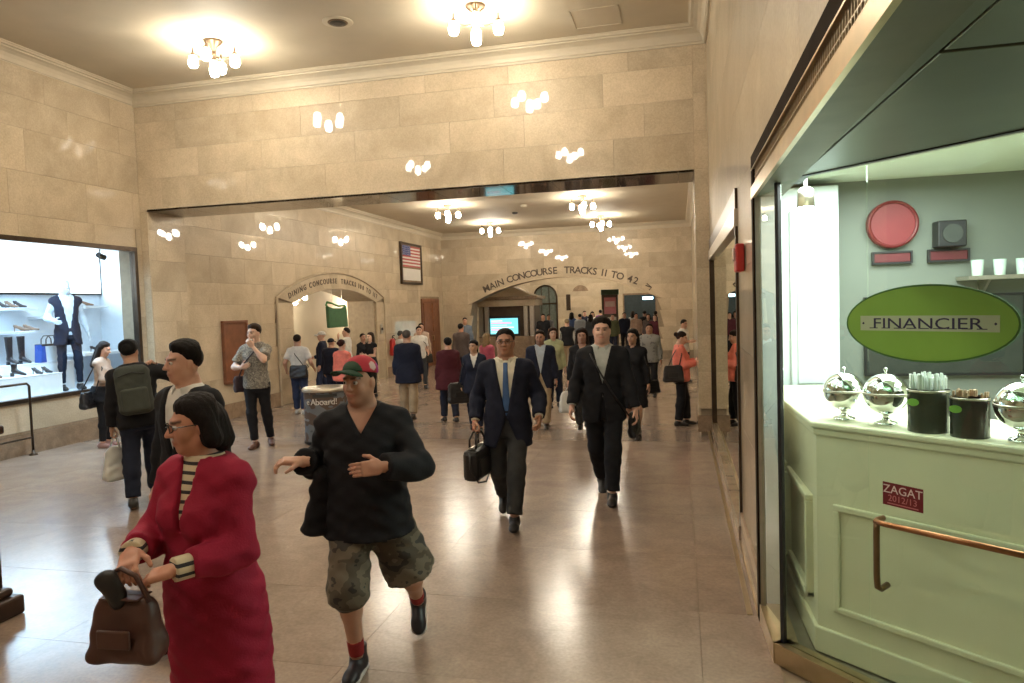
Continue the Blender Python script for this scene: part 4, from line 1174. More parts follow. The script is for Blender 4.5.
def person(label, loc, rz, fig, dist, skin=(.46, .27, .18), hair='short', hair_c=(.02, .013, .009), clothes=(), shoes=(.015, .012, .012),
           stubble=0.0, group='people walking through the hall', name='person', glasses=False, sole=None, lip=None, shoe_kind='shoe', skin_m=None):
    g = fig
    hb = .011 if dist < 4.2 else .0145 if dist < 8.5 else .020 if dist < 14.5 else .026 if dist < 21 else .032
    hh = .0052 if dist < 4.2 else .007 if dist < 8.5 else .011 if dist < 14.5 else .015 if dist < 21 else .02
    hd = .0042 if dist < 4.2 else .0055 if dist < 8.5 else .010 if dist < 14.5 else .016
    sm = skin_m or skin_mat()
    lipc = lip if lip is not None else np.asarray(skin)*(.80, .50, .50)
    lo, hi = fig_bounds(g)
    parts = []
    # body: one skin surface, sampled finer at the head and the hands
    def coarse(P): return body_field(P, g)
    V, Q = mesh_field(coarse, lo - .16, hi + .16, hb)
    hc = g.headc; cen = V[Q].mean(1)
    Lc = to_head(g, cen.astype(np.float32))
    inside = (Lc[:, 2] > -.115) & (np.linalg.norm(Lc, axis=1) < .22)
    hcs = []
    for wr, fr in ((g.wrL, g.hL), (g.wrR, g.hR)):
        c = wr + fr[0]*.085; hcs.append(c)
        inside |= (np.linalg.norm(cen - c, axis=1) < .115) & (((cen - wr) @ fr[0]) > .012)
    Vs, Qs = [V], [Q[~inside]]
    V2, Q2 = mesh_field(lambda P: smin(head_field(P, g), smin(neck_field(P, g), torso_field(P, g), .04), .03), hc - .17, hc + .17, hh)
    c2 = to_head(g, V2[Q2].mean(1).astype(np.float32)); Q2 = Q2[(c2[:, 2] > -.125) & (np.linalg.norm(c2, axis=1) < .23)]
    Vs.append(V2); Qs.append(Q2)
    for (wr, fr, cu), c in zip(((g.wrL, g.hL, g.curlL), (g.wrR, g.hR, g.curlR)), hcs):
        V3_, Q3 = mesh_field(lambda P: hand_field(P, wr, fr, cu), c - .115, c + .115, hd)
        if len(Q3): Vs.append(V3_); Qs.append(Q3)
    off = 0; QQ = []
    for v, q in zip(Vs, Qs): QQ.append(q + off); off += len(v)
    VV = np.concatenate(Vs); QQ = np.concatenate(QQ)
    used = np.zeros(len(VV), bool); used[QQ.ravel()] = True; rm = np.cumsum(used) - 1
    VV = VV[used]; QQ = rm[QQ]
    body = np_object(name, VV*g.s, QQ, sm, None, paint(VV, g, skin, hair_c if hair != 'white' else (.3, .27, .24), lipc, stubble, eyes=dist > 5))
    body.location = loc; body.rotation_euler = (0, 0, rz)
    tag(body, label, 'person', group)
    # eyes
    if dist <= 5:
        for s in (-1, 1):
            p = (g.headc + g.RH @ V3(s*.031, -.0765, .011))*g.s
            mb = MB(); mb.ball((0, 0, 0), .0128*g.s, 14, 10); e = mb.build('eye', principled('eye_white', (.55, .50, .46), .25, noise=.02), body, smooth=True, loc=tuple(p))
            d_ = g.RH @ V3(0, -1, -.05); mb = MB(); mb.ball(tuple(unit(d_)*.0068*g.s), .0072*g.s, 12, 8); mb.build('iris', principled('eye_iris', (.025, .014, .009), .15, noise=.02), e, smooth=True)
    # clothes
    tlo = np.minimum(np.minimum(g.shL, g.shR), np.minimum(g.elL, g.elR)); 
    allarm = np.stack([g.shL, g.shR, g.elL, g.elR, g.wrL, g.wrR, g.T(0, 0, .6), g.pel])
    alo, ahi = allarm.min(0), allarm.max(0)
    leg = np.stack([g.hipL, g.hipR, g.kneeL, g.kneeR, g.ankL, g.ankR, g.T(0, 0, .12)]); llo, lhi = leg.min(0), leg.max(0)
    for c in clothes:
        k = c['kind']; m = c['mat']; t = c.get('t', .012); ph = c.get('ph', 1.0); amp = c.get('fold', .0035)
        if k == 'top':
            hem = c.get('hem', -.10); fl = c.get('flare', 0.0)
            tab = [r for r in g.tab]
            if hem < -.12:
                base = g.tab[1]
                tab = [[hem - .02, base[1] + fl, base[2] + fl, base[3]], [-.07, base[1] + fl*.25, base[2] + fl*.25, base[3]]] + [r for r in g.tab if r[0] > -.05]
            if hem < -.04: tab = [[r[0], r[1] + (.010 if r[0] < .12 else 0), r[2] + (.010 if r[0] < .12 else 0), r[3]] for r in tab]
            ease = c.get('ease', 0.0)
            if ease: tab = [[r[0], max(r[1], r[1] + ease*(1 if r[0] < .42 else 0)), r[2] + ease*.7*(1 if r[0] < .42 else 0), r[3]] for r in tab]
            sl = c.get('sleeve', 1.95); vn = c.get('v'); op = c.get('open'); ex = c.get('sleeve_ease', .006)
            def fn(P, tab=tab, hem=hem, sl=sl, vn=vn, op=op, t=t, ph=ph, amp=amp, ex=ex, c=c):
                L = to_torso(g, P)
                d = torso_field(P, g, t, tab)
                if c.get('neckup'): d = smin(d, np.maximum(neck_field(P, g, t), L[:, 2] - .60), .03)
                if sl > 0:
                    for left in (True, False): d = smin(d, arm_field(P, g, left, t*.8, sl, ex), .020)
                d = d + fold(P, amp, ph)
                if c.get('lapel') and vn:
                    hw, zb, zt = vn; q = np.abs(L[:, 0]) - hw*(L[:, 2] - zb)/(zt - zb)
                    band = np.clip(1 - np.abs(q - .022)/.020, 0, 1)**.3*(L[:, 1] < 0)*(L[:, 2] > zb)
                    d = d - .007*band
                d = np.maximum(d, hem - L[:, 2])
                nr = c.get('neck', .066)
                if not c.get('neckup'): d = np.maximum(d, -(np.maximum(np.hypot(L[:, 0], L[:, 1] - .018) - nr, .50 - L[:, 2])))
                d = np.maximum(d, L[:, 2] - c.get('ztop', .585))
                if vn:
                    hw, zb, zt = vn
                    cut = np.maximum(np.maximum((np.abs(L[:, 0]) - hw*(L[:, 2] - zb)/(zt - zb)), zb - L[:, 2]), L[:, 1] - .01)
                    d = np.maximum(d, -cut)
                if op:
                    hw, zt = op
                    cut = np.maximum(np.maximum(np.abs(L[:, 0]) - hw*np.clip((zt - L[:, 2])/.3, 0, 1.6), L[:, 2] - zt), L[:, 1] - .01)
                    d = np.maximum(d, -cut)
                return d
            lo_, hi_ = alo - .12, ahi + .12
            lo_[2] = min(lo_[2], g.pel[2] + hem - .06); lo_[:2] = np.minimum(lo_[:2], g.pel[:2] - .30); hi_[:2] = np.maximum(hi_[:2], g.pel[:2] + .30)
            c['fn'] = fn
            set_mesh(fn, g, lo_, hi_, c.get('h', hb), c.get('name', 'shirt'), m, body)
        elif k == 'legs':
            end = c.get('end', 1.93); fl = c.get('flare', .018)
            tab = [r for r in g.tab if r[0] < .13]
            def fn(P, end=end, fl=fl, t=t, tab=tab, ph=ph, amp=amp, c=c):
                L = (P - g.pel) @ g.R
                d = loft(L, tab, t)
                for left in (True, False): d = smin(d, leg_field(P, g, left, t, c.get('endL', end) if left else c.get('endR', end), fl), .05)
                return d + fold(P, amp, ph)
            set_mesh(fn, g, llo - .16, lhi + .16, hb, c.get('name', 'trousers'), m, body)
            if c.get('belt'):
                def fb(P, tab=tab, t=t):
                    L = (P - g.pel) @ g.R; return np.maximum(loft(L, g.tab, t + .006), np.abs(L[:, 2] - .105) - .019)
                set_mesh(fb, g, g.pel - .3, g.pel + .3, min(hb, .012), 'belt', cloth('belt_black', (.012, .01, .01), .4), body)
        elif k == 'skirt':
            tab = [[c['hem'], c.get('w', .21), c.get('d', .17), 0], [-.06, .19, .135, .005], [.09, .155, .11, 0], [.14, .145, .105, 0]]
            def fn(P, tab=tab, t=t): return loft((P - g.pel) @ g.R, tab, t, 2.0) + fold(P, .005, 3)
            set_mesh(fn, g, g.pel - V3(.35, .35, -c['hem'] + .05), g.pel + V3(.35, .35, .2), hb, c.get('name', 'skirt'), m, body)
        elif k == 'tie':
            def fn(P, t=t):
                L = to_torso(g, P); z = L[:, 2]
                wd = np.where(z > .47, .020, .020 + .020*np.clip((.47 - z)/.40, 0, 1))
                d = np.maximum(torso_field(P, g, t), np.abs(L[:, 0]) - wd)
                d = np.maximum(np.maximum(d, z - .535), c.get('bottom', .07) - z); d = np.maximum(d, L[:, 1] + .01)
                return smin(d, ell(L, V3(0, -.056 - t, .508), (.019, .016, .020)), .008)
            set_mesh(fn, g, g.T(0, 0, .3) - V3(.2, .3, .4), g.T(0, 0, .3) + V3(.2, .3, .32), .007 if dist < 9 else .011, 'tie', m, body)
        elif k == 'collar':
            def fn(P):
                L = to_torso(g, P)
                ax = np.hypot(L[:, 0]*.98, (L[:, 1] - .012 + .12*(L[:, 2] - .56)))
                r = np.interp(L[:, 2], [.49, .535, .585], [.100, .084, .068])
                d = np.abs(ax - r) - .0085
                d = np.maximum(d, np.maximum(.498 - L[:, 2], L[:, 2] - .578 + .35*np.clip(-L[:, 1] - .02, 0, 1)))
                gap = c.get('gap', .018)
                return np.maximum(d, -np.maximum(np.abs(L[:, 0]) - gap - .25*np.clip(.585 - L[:, 2], 0, 1), L[:, 1]))
            set_mesh(fn, g, g.T(0, 0, .54) - .15, g.T(0, 0, .54) + .15, .0065 if dist < 9 else .010, 'collar', m, body)
        elif k == 'cuff':
            left = c['left']; el, wr = (g.elL, g.wrL) if left else (g.elR, g.wrR); u = unit(wr - el)
            a = wr - u*c.get('len', .05); b = wr + u*.005
            def fn(P): return np.maximum(np.maximum(rcone(P, a, b, c.get('r', .043), c.get('r', .043)), (P - b) @ u), -((P - a) @ u))
            set_mesh(fn, g, np.minimum(a, b) - .07, np.maximum(a, b) + .07, .006, 'cuff', m, body)
    # shoes
    scol = principled('shoe_%d_%d_%d' % tuple(int(v*255) for v in shoes), shoes, .45, noise=.12)
    for left in (True, False):
        ank, R = foot_frame(g, left)
        high = .05 if shoe_kind == 'hightop' else .0
        def fn(P):
            Q = (P - ank) @ R
            d = rcone(Q, V3(0, .045, -.045), V3(0, -.10, -.055), .044, .040)
            d = smin(d, ell(Q, V3(0, -.135, -.060), (.043, .055, .030)), .03)
            d = smin(d, rcone(Q, V3(0, .02, -.04), V3(0, .012, .005 + high), .046, .046 + high*.1), .03)
            return np.maximum(np.maximum(d, -.084 - Q[:, 2]), Q[:, 2] - .015 - high)
        r_ = max(hh, .008) if dist < 9 else hb*.7
        set_mesh(fn, g, ank - .26, ank + .26, r_, 'shoe', scol, body)
        if sole:
            def fs(P):
                Q = (P - ank) @ R
                q = np.stack([Q[:, 0], Q[:, 1]], 1); a = np.array([0, .045], np.float32); b = np.array([0, -.135], np.float32)
                t_ = np.clip((q - a) @ (b - a)/float((b - a) @ (b - a)), 0, 1)
                return np.maximum(np.linalg.norm(q - a - t_[:, None]*(b - a), axis=1) - .049, np.abs(Q[:, 2] + .077) - .0125)
            set_mesh(fs, g, ank - .26, ank + .26, .008, 'sole', principled('sole_%d' % int(sole[0]*255), sole, .6, noise=.05), body)
    # hair
    hm = principled('hair_%d_%d_%d' % tuple(int(v*999) for v in hair_c), tuple(v*.6 for v in hair_c), .6, spec=.18, noise=.35, nscale=60, bump=.5, bscale=180)
    def strands(L): return .0022*np.sin(L[:, 0]*210 + 40*L[:, 2])*np.sin(L[:, 1]*160 + L[:, 2]*30)
    HL = lambda P: to_head(g, P)
    if hair in ('short', 'full', 'long', 'bun', 'bob', 'curly', 'buzz', 'pony', 'nape'):
        gr = {'short': .011, 'full': .019, 'long': .014, 'bun': .009, 'bob': .018, 'curly': .022, 'buzz': .004, 'pony': .011, 'nape': .011}[hair]
        fringe = {'short': .012, 'full': .012, 'buzz': .016}.get(hair, -.004)
        def fn(P):
            L = HL(P)
            thr = .014 + fringe - (1.0 if hair in ('short', 'full', 'buzz') else .95)*L[:, 1]*np.where(L[:, 1] < 0, 1, .75) + .35*np.clip(np.abs(L[:, 0]) - .035, 0, .03)*(L[:, 1] < -.02)
            thr = thr + .005*np.sin(L[:, 0]*120 + 2)*np.sin(L[:, 1]*95) - .006*np.clip(1 - np.abs(L[:, 0] - .02)/.05, 0, 1)*(L[:, 1] < 0)*(hair == 'full')
            up = np.clip((L[:, 2] - thr)/.045, 0, 1); topb = np.clip(L[:, 2]/.10, 0, 1)*(L[:, 1] < .09)
            d = ell(L, V3(0, .016, .032), (.0765, .0955, .0855)) - gr*up**.6*(.45 + 1.25*topb)
            d = np.maximum(d, (thr - .008 - L[:, 2])*.8)
            if hair in ('long', 'bob', 'curly', 'nape'):
                ln = {'long': -.27, 'bob': -.13, 'curly': -.16, 'nape': -.055}[hair]
                s = np.abs(L[:, 0])
                Ls = np.stack([s, L[:, 1], L[:, 2]], 1)
                c1 = rcone(Ls, V3(.066, .035, .02), V3(.075, .045, ln), .030 + gr*.6, .034 + gr*.8)
                c2 = rcone(L, V3(0, .075, .0), V3(0, .085, ln - .02), .055 + gr*.5, .050 + gr)
                d = smin(d, smin(c1, c2, .03), .025)
            if hair == 'bun': d = smin(d, ell(L, V3(0, .125, .045), (.042, .038, .042)), .015)
            if hair == 'pony': d = smin(d, rcone(L, V3(0, .115, .03), V3(0, .145, -.16), .032, .018), .02)
            wave = strands(L)
            if hair == 'curly': wave = wave + .006*np.sin(L[:, 0]*90 + 3)*np.sin(L[:, 1]*80)*np.sin(L[:, 2]*85)
            return d + wave
        set_mesh(fn, g, g.headc - V3(.2, .24, .36), g.headc + V3(.2, .24, .2), hh*1.1, 'hair', hm, body)
    if hair in ('cap', 'beanie'):
        def fn(P):
            L = HL(P)
            d = ell(L, V3(0, .018, .040), (.088, .106, .090)); d = np.maximum(d, .030 - .14*L[:, 1] - L[:, 2])
            return d
        set_mesh(fn, g, g.headc - .2, g.headc + .2, hh, 'cap', hm, body)
        if hair == 'cap':
            def fb(P):
                L = HL(P)
                d = np.maximum(np.hypot(L[:, 0]/.078, (L[:, 1] + .075)/.105) - 1, 0)*.08 + np.abs(L[:, 2] - .040 + .9*L[:, 0]**2*6 + .10*(L[:, 1] + .09)*-1) - .006
                return np.maximum(d, L[:, 1] + .06)
            set_mesh(fb, g, g.headc - .24, g.headc + .2, max(.006, hh*.7), 'cap_brim', hm, body)
    if glasses:
        gm = principled('spectacle_black', (.012, .010, .010), .3, noise=.05)
        mb = MB(); hc_ = g.headc
        def W(p): return (hc_ + g.RH @ V3(*p))*g.s
        for s in (-1, 1):
            mb.tube([W((s*.033 + .022*math.cos(q), -.101 + .012*abs(math.cos(q))*(1 if s*math.cos(q) > 0 else .2), .010 + .016*math.sin(q))) for q in [2*PI*i/16 for i in range(17)]], .0022, 5)
            mb.tube([W((s*.055, -.092, .014)), W((s*.074, -.05, .014)), W((s*.080, .012, .012))], .0022, 5)
        mb.tube([W((-.011, -.106, .014)), W((.011, -.106, .014))], .0022, 5)
        mb.build('spectacles', gm, body)
    Mw = Matrix.Translation(Vector(loc)) @ Matrix.Rotation(rz, 4, 'Z')
    body_w = lambda p: Mw @ Vector([float(v)*g.s for v in p])
    body_d = lambda p: (Mw.to_3x3() @ Vector([float(v) for v in p]))
    return body, g, body_w, body_d
# ================================================================== CEILING LAMPS
M_GLOBE = emission('lamp_globe', LAMP_C, LAMP_L)
M_ANTIQUE = principled('antique_bronze', (.16, .11, .07), .4, metal=.8, noise=.2)
def ceiling_lamp():
    r = empty('ceiling_lamp')
    MB().lathe([(.02, -.16), (.035, -.15), (.05, -.10), (.06, -.08), (.125, -.03), (.14, 0)], seg=20).build('canopy', M_ANTIQUE, r, smooth=True)
    MB().tube([(0, 0, -.16), (0, 0, -.24)], .03, 10).build('stem', M_ANTIQUE, r, smooth=True)
    def globe(x, y, z, k=1.0):
        mb = MB(); mb.lathe([(.02, -.125*k), (.05, -.115*k), (.068, -.08*k), (.07, -.03*k), (.055, .03*k), (.035, .05*k)], (x, y, z), 14)
        mb.build('globe', M_GLOBE, r, smooth=True)
        MB().lathe([(.035, .045*k), (.045, .05*k), (.03, .085*k), (.012, .10*k), (.008, .17*k)], (x, y, z), 10).build('finial', M_ANTIQUE, r, smooth=True)
    for q in (0, PI/2, PI, 3*PI/2):
        q += PI/4*.35
        x, y = .30*math.cos(q), .30*math.sin(q)
        MB().tube([(0, 0, -.22), (x*.4, y*.4, -.27), (x*.8, y*.8, -.24), (x, y, -.20)], .011, 6).build('arm', M_ANTIQUE, r, smooth=True)
        globe(x, y, -.26)
    globe(0, 0, -.36, 1.3)
    return r
lamp0 = None
def place_lamp(x, y, z, label, group):
    global lamp0
    if lamp0 is None: lamp0 = ceiling_lamp(); o = lamp0
    else: o = copy_tree(lamp0)
    o.location = (x, y, z); tag(o, label, 'ceiling lamp', group)
place_lamp(-6.57, 9.37, ZC, 'bronze five globe ceiling lamp nearest the shop window wall', 'ceiling lamps of the near hall')
place_lamp(-2.57, 9.37, ZC, 'bronze five globe ceiling lamp at the top centre, near the cafe side', 'ceiling lamps of the near hall')
for x in (-6.57, -2.57):
    place_lamp(x, 4.49, ZC, 'bronze five globe ceiling lamp overhead, above the top edge of the photo', 'ceiling lamps overhead out of frame')
    place_lamp(x, -.4, ZC, 'bronze five globe ceiling lamp overhead, above the top edge of the photo', 'ceiling lamps overhead out of frame')
place_lamp(-6.56, 20.09, ZC2, 'far room ceiling lamp, front left of the four', 'ceiling lamps of the far room')
place_lamp(-6.56, 24.89, ZC2, 'far room ceiling lamp, rear left of the four', 'ceiling lamps of the far room')
place_lamp(-2.59, 20.09, ZC2, 'far room ceiling lamp, front right of the four', 'ceiling lamps of the far room')
place_lamp(-2.59, 24.89, ZC2, 'far room ceiling lamp, rear right of the four', 'ceiling lamps of the far room')
for x in (-6.56, -2.59): place_lamp(x, 15.0, ZC2, 'far room ceiling lamp hidden behind the header wall', 'ceiling lamps hidden by the header')
place_lamp(-9.5, 35.5, 4.6, 'added lobby ceiling lamp hidden left behind the kiosk', 'ceiling lamps of the lobby')  # this lamp and the next two are unseen, added to brighten the lobby
place_lamp(-.4, 35.5, 4.6, 'added lobby ceiling lamp hidden behind the right pier', 'ceiling lamps of the lobby')
place_lamp(-5.2, 37.5, 4.6, 'added lobby ceiling lamp hidden above the rear lunette', 'ceiling lamps of the lobby')
place_lamp(-7.3, 33.5, 4.6, 'lobby ceiling lamp glowing under the top of the main concourse arch', 'ceiling lamps of the lobby')
place_lamp(-3.2, 35.0, 4.6, 'added lobby ceiling lamp on the right behind the main concourse arch', 'ceiling lamps of the lobby')  # unseen lamp, added for more light on the lobby walls
place_lamp(-11.2, 19.28, 2.72, 'bright globe lamp seen through the dining arch', 'lamps behind the dining arch')
place_lamp(-11.2, 24.2, 2.72, 'globe lamp behind the right jamb of the dining arch', 'lamps behind the dining arch')
# round ceiling vent and small detectors
vt = empty('ceiling_vent', (-4.54, 9.3, ZC))
MB().lathe([(.20, -.012), (.21, -.005), (.21, 0)], seg=28).build('flange', M_CROWN, vt, smooth=True)
MB().lathe([(.125, -.02), (.14, -.012)], seg=24).build('grille', M_ANTIQUE, vt)
MB().lathe([(.06, -.03), (.11, -.02)], seg=20).build('cone', M_BLACK, vt)
tag(vt, 'round ceiling vent between the two near lamps', 'vent')
for (x, y, l) in ((-5.1, 22.55, 'dark smoke detector on the far room ceiling, farther of two'), (-4.49, 21.1, 'pale smoke detector on the far room ceiling, nearer of two')):
    e = empty('smoke_detector', (x, y, ZC2))
    MB().lathe([(.05, -.07), (.09, -.05), (.10, 0)], seg=16).build('cover', M_BLACK if 'dark' in l else M_CROWN, e, smooth=True)
    MB().lathe([(.11, -.012), (.115, 0)], seg=16).build('base', M_CROWN, e)
    tag(e, l, 'smoke detector')

# ================================================================== SHOP WINDOW ON THE LEFT
BX = -11.3
M_WIN = principled('display_white', (.72, .77, .82), .5, noise=.03)
struct(MB().box((BX-.1, 4.2, .5), (BX, 12.07, 3.3)).build('wall_window', M_WIN), 'white back wall of the shop window display')
struct(MB().box((BX, 12.0, .78), (XL-.36, 12.07, 3.25)).build('wall_window', M_WIN), 'white right end wall of the shop window display')
struct(MB().box((BX, 4.2, .78), (XL-.36, 4.3, 3.25)).build('wall_window', M_WIN), 'white left end wall of the shop window display')
struct(MB().box((BX, 4.2, 3.25), (XL-.30, 12.07, 3.35)).build('ceiling', M_WIN), 'white ceiling of the shop window display')
struct(MB().box((BX, 4.2, .4), (XL-.30, 12.07, .78)).build('floor', M_WIN), 'white raised floor of the shop window')
wn = empty('window_1', (XL, 0, 0))
for (a, b) in (((-.06, WY0, WZ0), (.05, WY0+.07, WZ1)), ((-.06, WY1-.07, WZ0), (.05, WY1, WZ1)), ((-.06, WY0+.07, WZ1-.08), (.05, WY1-.07, WZ1)), ((-.06, WY0+.07, WZ0), (.06, WY1-.07, WZ0+.06))):
    MB().box(a, b).build('frame_bar', M_BRONZE, wn)
for (a, b) in ((WY0+.07, 7.6), (7.604, WY1-.07)): MB().box((-.02, a, WZ0+.06), (-.008, b, WZ1-.08)).build('pane', M_WGLASS, wn)
struct(wn, 'bronze framed shop window of the shoe display')
# glowing panel
sc_ = empty('light_panel', (BX+.012, 10.9, 2.86))
MB().box((0, -1.75, -.42), (.06, 1.08, .40)).build('housing', M_BLACK, sc_)
MB().box((.06, -1.72, -.38), (.07, 1.05, .38)).build('glow_sheet', emission('panel_glow', (.80, .93, 1.0), 4.5), sc_)
tag(sc_, 'glowing white light panel on the back of the shop window', 'light panel')
# plinths and shelves
def block(name, a, b, label, cat, group=None, m=M_WHITE):
    c = ((a[0]+b[0])/2, (a[1]+b[1])/2, a[2])
    e = empty(name, c)
    MB().box(tuple(a[i]-c[i] for i in range(3)), tuple(b[i]-c[i] for i in range(3))).build('block', m, e, bevel=.006)
    MB().box((a[0]-c[0]-.006, a[1]-c[1]-.006, b[2]-c[2]), (b[0]-c[0]+.006, b[1]-c[1]+.006, b[2]-c[2]+.012)).build('top_sheet', M_WHITE, e, bevel=.003)
    tag(e, label, cat, group); return e
block('display_plinth', (-10.25, 5.0, .78), (-9.92, 9.66, 1.10), 'long low white plinth along the shop window', 'plinth')
block('display_plinth', (-10.62, 5.0, .78), (-10.27, 10.25, 1.26), 'taller white plinth step behind the low one', 'plinth')
block('display_shelf', (BX+.001, 9.60, 2.16), (-10.95, 10.25, 2.19), 'white shelf with a row of sandals under the light panel', 'shelf')
block('display_shelf', (BX+.001, 8.9, 1.96), (-10.95, 9.45, 1.99), 'white shelf at the left edge of the photo', 'shelf')
block('display_shelf', (BX+.001, 9.48, 1.76), (-10.55, 9.98, 1.79), 'white shelf with a pair of dark pumps', 'shelf')
block('display_shelf', (BX+.001, 10.35, 2.00), (-10.95, 10.65, 2.03), 'small white shelf behind the mannequin', 'shelf')
block('display_shelf', (BX+.001, 11.22, 2.18), (-10.9, 11.80, 2.21), 'white shelf right of the mannequin with one shoe', 'shelf')
block('display_shelf', (BX+.001, 10.75, 1.30), (-10.5, 11.9, 1.34), 'low white shelf beside the mannequin legs', 'shelf')
def pump(loc, rz, m, label, heel=.075, group=None):
    e = empty('high_heel', loc, rz)
    def fn(P):
        d = rcone(P, V3(0, .07, heel+.02), V3(0, -.02, .045), .030, .026); d = smin(d, rcone(P, V3(0, -.02, .04), V3(0, -.12, .024), .030, .018), .02)
        d = np.maximum(d, -(ell(P, V3(0, .03, heel+.045), (.020, .075, .035))))
        return np.maximum(d, -P[:, 2])
    V_, Q_ = mesh_field(fn, (-.06, -.16, 0), (.06, .12, .16), .009); np_object('upper', V_, Q_, m, e)
    MB().tube([(0, .085, 0), (0, .08, heel*.6), (0, .075, heel+.01)], [.006, .007, .016], 8).build('heel', m, e)
    tag(e, label, 'shoe', group)
M_PATENT = principled('dark_leather', (.025, .018, .018), .3, noise=.1)
M_BROWNL = principled('brown_leather', (.18, .10, .06), .4, noise=.15)
for i, (y, l) in enumerate(((9.62, 'dark pump, left one of the pair on the middle shelf'), (9.80, 'dark pump, right one of the pair on the middle shelf'))): pump((-10.66, y, 1.802), 2.2, M_BROWNL, l)
for i, (y, l) in enumerate(((9.30, 'black heeled shoe, left one of the pair on the low plinth'), (9.48, 'black heeled shoe, right one of the pair on the low plinth'))): pump((-10.04, y, 1.112), 1.45, M_PATENT, l)
for i, y in enumerate((9.70, 9.86, 10.02)): pump((-11.1, y, 2.202), 1.8, M_BROWNL if i % 2 else M_PATENT, ('left', 'middle', 'right')[i] + ' strappy sandal in the row on the upper shelf', .09, 'sandals on the upper shelf')
pump((-11.08, 11.42, 2.222), 2.4, M_BROWNL, 'single brown shoe on the shelf right of the mannequin')
pump((-10.8, 11.3, 1.352), 2.0, M_PATENT, 'single dark shoe on the low shelf beside the mannequin')
def boot(loc, rz, m, h, label, r=.05):
    e = empty('tall_boot', loc, rz)
    def fn(P):
        d = rcone(P, V3(0, .05, h), V3(0, .045, .10), r*1.15, r*.8); d = smin(d, rcone(P, V3(0, .05, .09), V3(0, -.11, .03), .040, .022), .03)
        return np.maximum(np.maximum(d, -P[:, 2]), P[:, 2] - h)
    V_, Q_ = mesh_field(fn, (-.09, -.16, 0), (.09, .14, h+.03), .012); np_object('shaft', V_, Q_, m, e)
    MB().box((-.02, .06, 0), (.02, .10, .06)).build('heel', m, e)
    MB().tube([(r*1.12*math.cos(2*PI*i/14), .05+r*1.12*math.sin(2*PI*i/14), h) for i in range(15)], .005, 5).build('cuff', m, e)
    tag(e, label, 'boot')
boot((-10.44, 9.24, 1.274), 1.6, M_PATENT, .45, 'tall black boot, left one behind the heeled ankle boot')
boot((-10.44, 9.46, 1.274), 1.6, M_PATENT, .45, 'tall black boot, right one beside the handbag')
boot((-10.06, 8.98, 1.112), 1.9, M_PATENT, .19, 'black ankle boot on the low plinth below the tall boots', .04)
boot((-10.06, 8.60, 1.112), 1.6, M_BROWNL, .42, 'tall brown boot at the left edge of the photo')
# handbag on the step
hb_ = empty('handbag', (-10.43, 9.86, 1.274))
M_HBW = principled('white_leather', (.70, .72, .74), .4, noise=.05); M_HBB = principled('blue_leather', (.03, .08, .36), .4, noise=.08)
MB().prism([(.0, -.22, 0), (.0, .22, 0), (.0, .20, .30), (.0, -.20, .30)], (.14, 0, 0)).build('body', M_HBW, hb_, bevel=.02)
for s in (-1, 1): MB().prism([(-.004, s*.226, 0), (-.004, s*.12, 0), (-.004, s*.135, .30), (-.004, s*.206, .30)], (.148, 0, 0)).build('side_panel', M_HBB, hb_, bevel=.01)
MB().box((-.006, -.205, .27), (.146, .205, .305)).build('top_band', M_PATENT, hb_, bevel=.006)
for x in (.02, .12): MB().tube([(x, -.10, .29), (x, -.095, .38), (x, -.05, .44), (x, .05, .44), (x, .095, .38), (x, .10, .29)], .009, 8).build('handle', M_PATENT, hb_, smooth=True)
tag(hb_, 'white and blue handbag with dark handles in the shop window', 'handbag')
# track spot inside the window
ts = empty('spot_lamp', (-10.0, 10.69, 3.25))
MB().tube([(0, 0, 0), (0, 0, -.12)], .012, 8).build('stem', M_BLACK, ts)
MB().tube([(0, -.05, -.15), (0, .10, -.19)], .05, 14).build('can', M_BLACK, ts)
tag(ts, 'black spot lamp hanging inside the shop window', 'lamp')
# slim rail in front of the window
rl = empty('window_rail', (XL+.22, 8.0, 0))
MB().tube([(0, -2.2, 1.06), (0, .43, 1.06), (0, .47, 1.02), (0, .47, .06)], .018, 8).build('top_bar', M_BRONZE, rl, smooth=True)
MB().tube([(0, -2.2, .26), (0, .47, .26)], .014, 8).build('lower_bar', M_BRONZE, rl, smooth=True)
for y in (.47, -2.0): MB().lathe([(.06, 0), (.06, .015), (.025, .03), (.02, .07)], (0, y, 0), 12).build('foot', M_BRONZE, rl, smooth=True)
MB().tube([(0, -2.0, 0), (0, -2.0, 1.06)], .018, 8).build('post', M_BRONZE, rl)
tag(rl, 'slim dark metal rail in front of the shop window', 'rail')

# ================================================================== FITTINGS ON THE FAR ROOM WALLS
bd = empty('wooden_board', (XL+.03, 13.72, 1.15))
MB().box((0, -.40, -.63), (.05, .40, .65)).build('panel', M_WOOD, bd, bevel=.01)
for (a, b) in (((.0, -.44, -.67), (.075, .44, -.61)), ((.0, -.44, .63), (.075, .44, .69)), ((0, -.44, -.61), (.075, -.38, .63)), ((0, .38, -.61), (.075, .44, .63))): MB().box(a, b).build('frame_rail', M_WOOD, bd, bevel=.006)
tag(bd, 'brown wooden board on the marble wall behind the patterned shirt man', 'board')
fg = empty('framed_flag', (XL+.03, 24.45, 3.6))
M_FW = principled('flag_white', (.62, .58, .52), .6, noise=.05); M_FR = principled('flag_red', (.36, .05, .05), .6, noise=.08); M_FB = principled('flag_blue', (.04, .06, .20), .6, noise=.08)
MB().box((0, -.98, -.70), (.05, .98, .70)).build('backboard', M_BASE, fg)
for (a, b) in (((0, -1.02, -.74), (.08, 1.02, -.66)), ((0, -1.02, .66), (.08, 1.02, .74)), ((0, -1.02, -.66), (.08, -.94, .66)), ((0, .94, -.66), (.08, 1.02, .66))): MB().box(a, b).build('frame_rail', M_BRONZE, fg)
